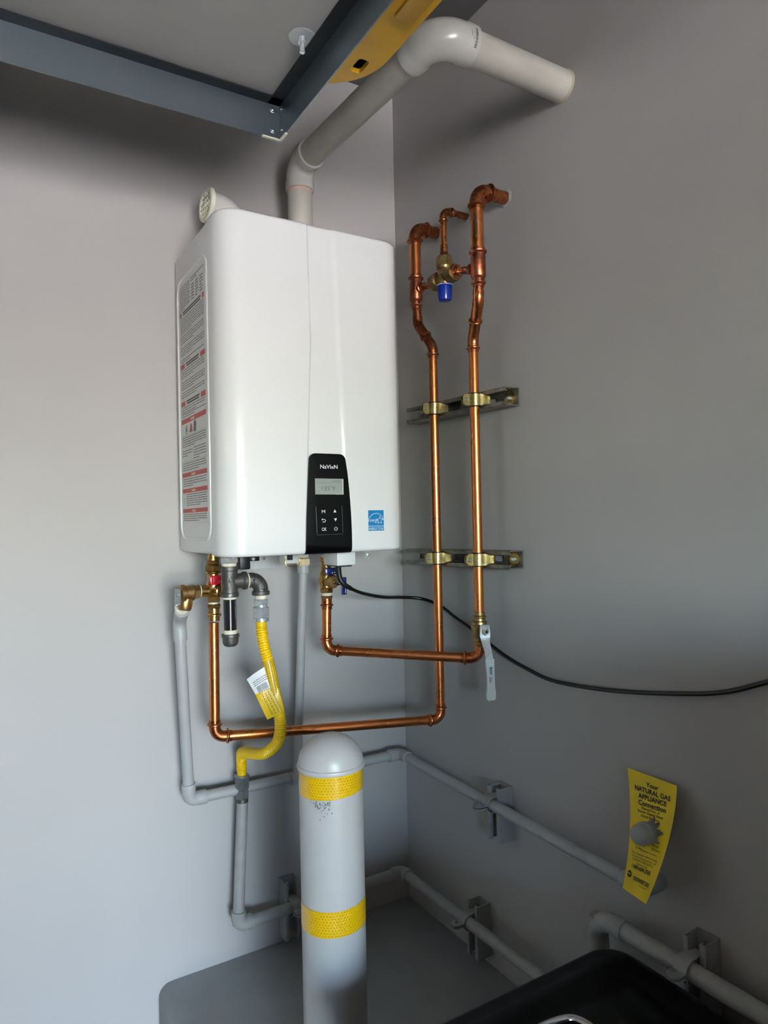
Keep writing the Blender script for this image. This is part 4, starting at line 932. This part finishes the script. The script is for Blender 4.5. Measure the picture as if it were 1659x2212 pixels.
# scuffed paint below the upper band
g = G(); rnd = random.Random(11)
for k in range(46):
    a = R_(rnd.gauss(262, 9)-rnd.random()*14); z = -.413-abs(rnd.gauss(0, .011)); R = br_+.0002; s_ = rnd.uniform(.0007, .0022)
    c_ = V((bx+R*math.cos(a-.45), by+R*math.sin(a-.45), z)); t = V((-math.sin(a-.45), math.cos(a-.45), 0)); q = []
    for j in range(5): b_ = 2*math.pi*j/5+rnd.random(); q.append(c_+t*(s_*math.cos(b_)*rnd.uniform(.5, 1))+V((0, 0, s_*math.sin(b_)*rnd.uniform(.5, 1.3))))
    g.poly([p+V((math.cos(a-.45), math.sin(a-.45), 0))*.0004 for p in q])
part('chipped_paint', g, mat('bare_chips', (118, 120, 122), .5), bo)

# ================================================================ GAS STUB AND CARD TAG
stub = thing('gas_stub', (-.04, -.855, -.4835), 'grey painted pipe stub with a round cap poking through the yellow card', 'gas stub')
sy, sz_ = -.8550, -.4835
part('pipe', G().cyl((0, sy, sz_), (-.062, sy, sz_), .0134, 22), 'gpipei', stub)
part('pipe_cap', G().lathe((-.0545, sy, sz_), (-1, 0, 0), [(0, .0150), (.001, .0192), (.006, .0192), (.0075, .0178), (.020, .0170), (.0245, .0150), (.027, .0110), (.0275, .0030)], 26), 'gpipei', stub)
card = thing('gas_notice_card', (-.05, -.85, -.50), 'yellow natural gas connection card hanging on the capped stub', 'notice card')
LE = [V((-.012, -.7820, -.4012)), V((-.035, -.8041, -.4962)), V((-.072, -.8155, -.5913))]
RE = [V((-.012, -.8866, -.4014)), V((-.055, -.9003, -.4782)), V((-.115, -.8990, -.5680))]
def q3_(P_, t):
    return P_[0]*((t-.5)*(t-1)/.5)+P_[1]*(t*(t-1)/-.25)+P_[2]*(t*(t-.5)/.5)
CN = (RE[1]-LE[1]).cross(LE[2]-LE[0]).normalized()
if CN.dot(V((-1, -1, .2))) < 0: CN = -CN
def card_at(uu, vv, off=0.0):      # u 0..1 left to right, v 0..1 top to bottom
    return q3_(LE, vv)*(1-uu)+q3_(RE, vv)*uu+CN*off
# sheet with a torn hole round the stub
nu, nv = 44, 96; g = G(); ids = [[None]*(nu+1) for _ in range(nv+1)]
for j in range(nv+1):
    for i in range(nu+1): ids[j][i] = len(g.v); g.v.append(card_at(i/nu, j/nv))
spikes = ((84, .008), (50, .010), (14, .017), (-18, .013), (-48, .006))   # torn notches, degrees (0 = right) and depth
for j in range(nv):
    for i in range(nu):
        p = card_at((i+.5)/nu, (j+.5)/nv); dy_, dz_ = -(p.y-sy), p.z-sz_; dr = math.hypot(dy_, dz_); an = math.degrees(math.atan2(dz_, dy_))
        lim = .0165
        for (a0, dp_) in spikes:
            da = abs((an-a0+180) % 360-180)
            if da < 16: lim = max(lim, .0165+dp_*(1-da/16))
        if dr < lim: continue
        g.f.append((ids[j][i], ids[j][i+1], ids[j+1][i+1], ids[j+1][i]))
m_ = len(g.v); nf = list(g.f); g.v += [v-CN*.0004 for v in g.v]; g.f += [tuple(m_+q for q in reversed(fq)) for fq in nf]
part('card', g, 'ytag', card)
CW, CH = .086, .235
CF = lambda uu, vv: card_at(uu, vv, .0009)
def ct(gg, body, v, size, width, cu=.5, bold=.0):
    v2, f2 = text2d(body, 1, bold=bold); xs = [p[0] for p in v2]; w = max(xs)-min(xs); mid = (max(xs)+min(xs))/2; k = width/w
    i = len(gg.v); gg.v += [CF(cu+(p[0]-mid)*k, v-p[1]*size) for p in v2]; gg.f += [tuple(i+q for q in p) for p in f2]
for args in (('Your', .112, .060, .26, .52, .02), ('NATURAL GAS', .172, .062, .76, .52, .025), ('APPLIANCE', .232, .062, .62, .52, .025), ('Connection', .290, .062, .62, .52, .025),
             ('Natural Gas...A', .322, .034, .42, .50, .015), ('Smarter Greener Better', .354, .034, .60, .50, .015), ('choice for your:', .386, .034, .44, .50, .015),
             ('1-800-654-2765', .812, .042, .60, .50, .02), ('SOUTHWEST GAS', .895, .040, .54, .60, .03)):
    g = G(); ct(g, *args); part('text_line', g, 'kprint', card)
for (uu, v, s) in ((.20, .590, 'Water Heater'), (.22, .622, 'Fireplace'), (.22, .654, 'Other'), (.66, .560, 'Range'), (.66, .592, 'Dryer'), (.66, .624, 'Barbecue')):
    g = G(); ct(g, s, v, .024, .022*len(s), uu+.06+.011*len(s))
    put_line(g, CF, [(uu, v), (uu+.035, v), (uu+.035, v-.014), (uu, v-.014), (uu, v)], .004); part('tick_box', g, 'kprint', card)
g = G(); put_line(g, CF, [(.38, .656), (.82, .656)], .003); part('rule', g, 'kprint', card)
for k, s in enumerate(('For a contractor referral to help', 'you make the connection, call', 'the ENERGY SPECIALISTS at', 'Southwest Gas')):
    g = G(); ct(g, s, .700+.025*k, .022, (.74, .72, .64, .34)[k], .5); part('text_line', g, 'kprint', card)
g = G(); ct(g, 'www.swgas.com', .918, .016, .28, .70); part('text_line', g, 'kprint', card)
g = G(); rnd = random.Random(8)
q = []
for k in range(16): a = 2*math.pi*k/16; rr3 = .085 if k % 2 else .066; q.append(CF(.165+rr3*math.cos(a), .868+rr3*.36*math.sin(a)))
g.poly(q); part('round_emblem', g, 'kprint', card)
g = G(); put_line(g, lambda a_, b_: card_at(a_, b_, .0012), [(.12, .868), (.15, .858), (.18, .872), (.21, .862)], .012); part('emblem_flame', g, 'ytag', card)
# ================================================================ BLACK LID
lid = thing('black_lidded_container', (-.36, -1.09, FZ), 'large black domed lid with a chrome handle at the lower right', 'container')
x0, x1, y0, y1, rc_ = -.62, -.0965, -1.40, -.806, .055
def rr_loop(ins, z, n=8):
    P_ = []; rr5 = max(.004, rc_-ins)
    for (cx_, cy_, a0) in ((x1-rc_, y1-rc_, 0), (x0+rc_, y1-rc_, 90), (x0+rc_, y0+rc_, 180), (x1-rc_, y0+rc_, 270)):
        for k in range(n+1): a = R_(a0+90*k/n); P_.append(V((cx_+rr5*math.cos(a), cy_+rr5*math.sin(a), z)))
    return P_
g = G(); loops = []
for (ins, z) in ((.0, -.722), (0, -.690), (.002, -.683), (.006, -.678), (.013, -.6755), (.022, -.675)):
    L_ = []
    for p in rr_loop(ins, z): L_.append(len(g.v)); g.v.append(p)
    loops.append(L_)
for A_, B_ in zip(loops, loops[1:]): g.skin(A_, B_)
inner = [g.v[k].copy() for k in loops[-1]]; ctr = V(((x0+x1)/2, (y0+y1)/2, -.675)); prev = loops[-1]
for k in range(1, 15):
    t = k/14; L_ = []
    for p in inner:
        q = p.lerp(ctr, t*.995); h = .030*math.sin(min(1, t*2.2)*math.pi/2)
        sc_ = sm((q.x+.285)/.045)*sm((-.860-q.y)/.030)*.030
        L_.append(len(g.v)); g.v.append(V((q.x, q.y, -.675+h-sc_)))
    g.skin(prev, L_); prev = L_
g.f.append(tuple(prev)); g.f.append(tuple(reversed(loops[0])))
part('lid', g, 'bin', lid, sharp=60)
g = G(); A_ = []; B_ = []
for p in rr_loop(.012, -.715): A_.append(len(g.v)); g.v.append(p)
for p in rr_loop(.05, FZ): B_.append(len(g.v)); g.v.append(V((ctr.x+(p.x-ctr.x)*.86, ctr.y+(p.y-ctr.y)*.86, FZ)))
g.skin(B_, A_); g.f.append(tuple(A_)); g.f.append(tuple(reversed(B_))); part('tub', g, 'bin', lid)
part('chrome_handle', G().sweep(catmull([(-.440, -.945, -.655), (-.400, -.930, -.646), (-.345, -.934, -.645), (-.322, -.951, -.646), (-.310, -.990, -.655)], 8), .0058, 14), 'chrome', lid, 'bright chrome handle')

# ================================================================ OVERHEAD RACK
RX, RY, RZ, RT = -.5426, -.4535, .790, .8560
XF, YF = -2.7, -2.6
rk = thing('overhead_storage_rack', (-1.5, -1.5, .80), 'blue-grey steel framed overhead rack with a grey deck board', 'storage rack')
part('deck_panel', G().box((XF, YF, .8585), (RX-.003, RY-.003, .8745)), 'deck', rk, 'grey deck board')
def rail(name, a, b, inn):
    a = V(a); b = V(b); inn = V(inn); ax_ = (b-a); g = G(); th = .0022
    H_ = RT-RZ; o_ = part(name, g.prism([a+inn*p+V((0, 0, q)) for p, q in [(-th, 0), (0, 0), (0, H_-.0022), (-th, H_-.0022)]], ax_), 'rack', rk)
    e_ = ax_.normalized(); part('flange', G().prism([a+inn*p+V((0, 0, q))+e_*.001 for p, q in [(-th, H_-.0022), (.0235, H_-.0022), (.0235, H_), (-th, H_)]], ax_-e_*.002), 'rackd', o_, 'inner flange coloured near-black as shade'); return o_  # flange colour carries the shade of its underside
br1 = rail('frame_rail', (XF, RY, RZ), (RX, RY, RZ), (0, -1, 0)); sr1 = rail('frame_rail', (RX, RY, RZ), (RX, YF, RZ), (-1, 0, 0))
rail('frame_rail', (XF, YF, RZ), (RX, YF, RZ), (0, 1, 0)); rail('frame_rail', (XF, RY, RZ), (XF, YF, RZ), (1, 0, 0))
for (x, y) in ((RX-.03, RY-.03), (XF+.03, RY-.03), (RX-.03, YF+.03), (XF+.03, YF+.03)): part('hanger_post', G().box((x-.016, y-.016, .8745), (x+.016, y+.016, 1.28)), 'rack', rk)
def rivet(c, d, parent):
    part('rivet', G().lathe(c, d, [(0, .0052), (.0008, .0052), (.0012, .0042), (.0012, .0030), (.0022, .0028), (.0030, .0016)], 16), 'rack', parent)
for z in (.843, .804): rivet((RX-.0145, RY-.0002, z), (0, -1, 0), br1); rivet((RX-.0002, RY-.0095, z), (-1, 0, 0), sr1)
for (c_, p_) in (((RX-.034, RY-.0115, RT-.0022), br1), ((RX-.0115, RY-.032, RT-.0022), sr1)):
    part('flange_hole', G().lathe(c_, (0, 0, -1), [(0, .0046), (.0004, .0046)], 16), 'hole', p_)
part('fender_washer', G().lathe((-.5805, -.6410, .8583), (0, 0, -1), [(0, .0218), (.0016, .0218)], 32), 'galv', rk, 'round zinc fender washer')
part('deck_bolt', G().lathe((-.5805, -.6410, .8567), (0, 0, -1), [(0, .0065), (.010, .0065), (.0102, .0045), (.024, .0045), (.025, .0035)], 16), 'steel', rk)
g = G().rbox((RX-.036, RY-.0035, .7875), (RX+.003, RY+.003, .7905), .0008, 1); g.rbox((RX-.003, RY-.030, .7875), (RX+.003, RY+.003, .7905), .0008, 1); part('corner_guard', g, 'cream', rk, 'thin cream plastic corner strip')

# yellow slotted plastic board along the outer side of the rack rail
yb = thing('yellow_plastic_board', (-.50, -1.2, .815), 'yellow plastic board with a slot handle between the rack rail and the exhaust pipe', 'plastic board')
YZ = .815; YL, YR, YS, YE = -.5402, -.4622, -.7161, -.606
def endx(y):
    if y <= YS: return YR
    s_ = min(1, (y-YS)/(YE-YS)); return YR-.100*(1-math.sqrt(max(0, 1-s_*s_)))
cc = (-.4957, -.6800); hu_, hv_ = .0165, .024
L0, L1, B0, B1 = cc[0]-hu_, cc[0]+hu_, cc[1]-hv_, cc[1]+hv_
g = G(); g.holed((cc[0], cc[1], YZ), (1, 0, 0), (0, 1, 0), hu_, hv_, ov(.0100, .0175, 24), (0, 0, .008))
def cell(x_a, fb, ya, yb_): g.prism([(x_a, ya, YZ), (max(x_a+1e-5, fb(ya)), ya, YZ), (max(x_a+1e-5, fb(yb_)), yb_, YZ), (x_a, yb_, YZ)], (0, 0, .008))
cell(YL, endx, -2.3, YS); cell(YL, endx, YS, B0)
yy = [B0+(B1-B0)*k/6 for k in range(7)]
for a_, b_ in zip(yy, yy[1:]): cell(L1, endx, a_, b_)
cell(YL, lambda y: L0, B0, B1)
yy = [B1+(YE-B1)*(1-(1-k/8)**2) for k in range(9)]
for a_, b_ in zip(yy, yy[1:]): cell(YL, endx, a_, b_)
part('board', g, 'yplas', yb, sharp=30)
g = G(); pz = YZ+.008
g.box((cc[0]-.0155, cc[1]-.023, pz+.018), (cc[0]+.0155, cc[1]+.023, pz+.020))
for (xa_, xb_, ya_, yb2) in ((-.0155, -.0135, -.023, .023), (.0135, .0155, -.023, .023), (-.0135, .0135, -.023, -.021), (-.0135, .0135, .021, .023)): g.box((cc[0]+xa_, cc[1]+ya_, pz), (cc[0]+xb_, cc[1]+yb2, pz+.018))
part('slot_darkener', g, 'hole', yb)  # closed dark pocket added above the slot to make it look shaded
part('rib', G().rbox((-.5093, -2.3, YZ-.007), (-.4755, -.807, YZ+.001), .003, 2), 'yplas', yb)

# ================================================================ POWER CORD
cpts = [(-.328, -.240, -.034), (-.328, -.246, -.060), (-.320, -.250, -.076), (-.300, -.248, -.0885), (-.250, -.220, -.106), (-.170, -.180, -.124), (-.095, -.140, -.1335), (-.040, -.150, -.1400), (-.012, -.196, -.1561), (-.012, -.260, -.1790), (-.012, -.3286, -.2018), (-.012, -.4372, -.2433), (-.012, -.520, -.2640), (-.012, -.6033, -.2753), (-.010, -.7485, -.2654), (-.008, -.8802, -.2446), (-.008, -.9754, -.2229), (-.008, -1.0511, -.1913), (-.008, -1.2, -.125), (-.008, -1.6, .0)]
cd = thing('power_cord', (-.328, -.24, -.03), 'black power cord leaving the white box and sagging across the right wall', 'power cord')
part('cable', G().sweep(catmull(cpts, 8), .0042, 12), 'cord', cd)
part('strain_relief', G().sweep(catmull(cpts[:4], 6), [.0070-.0001*k for k in range(19)], 12), 'black', cd)
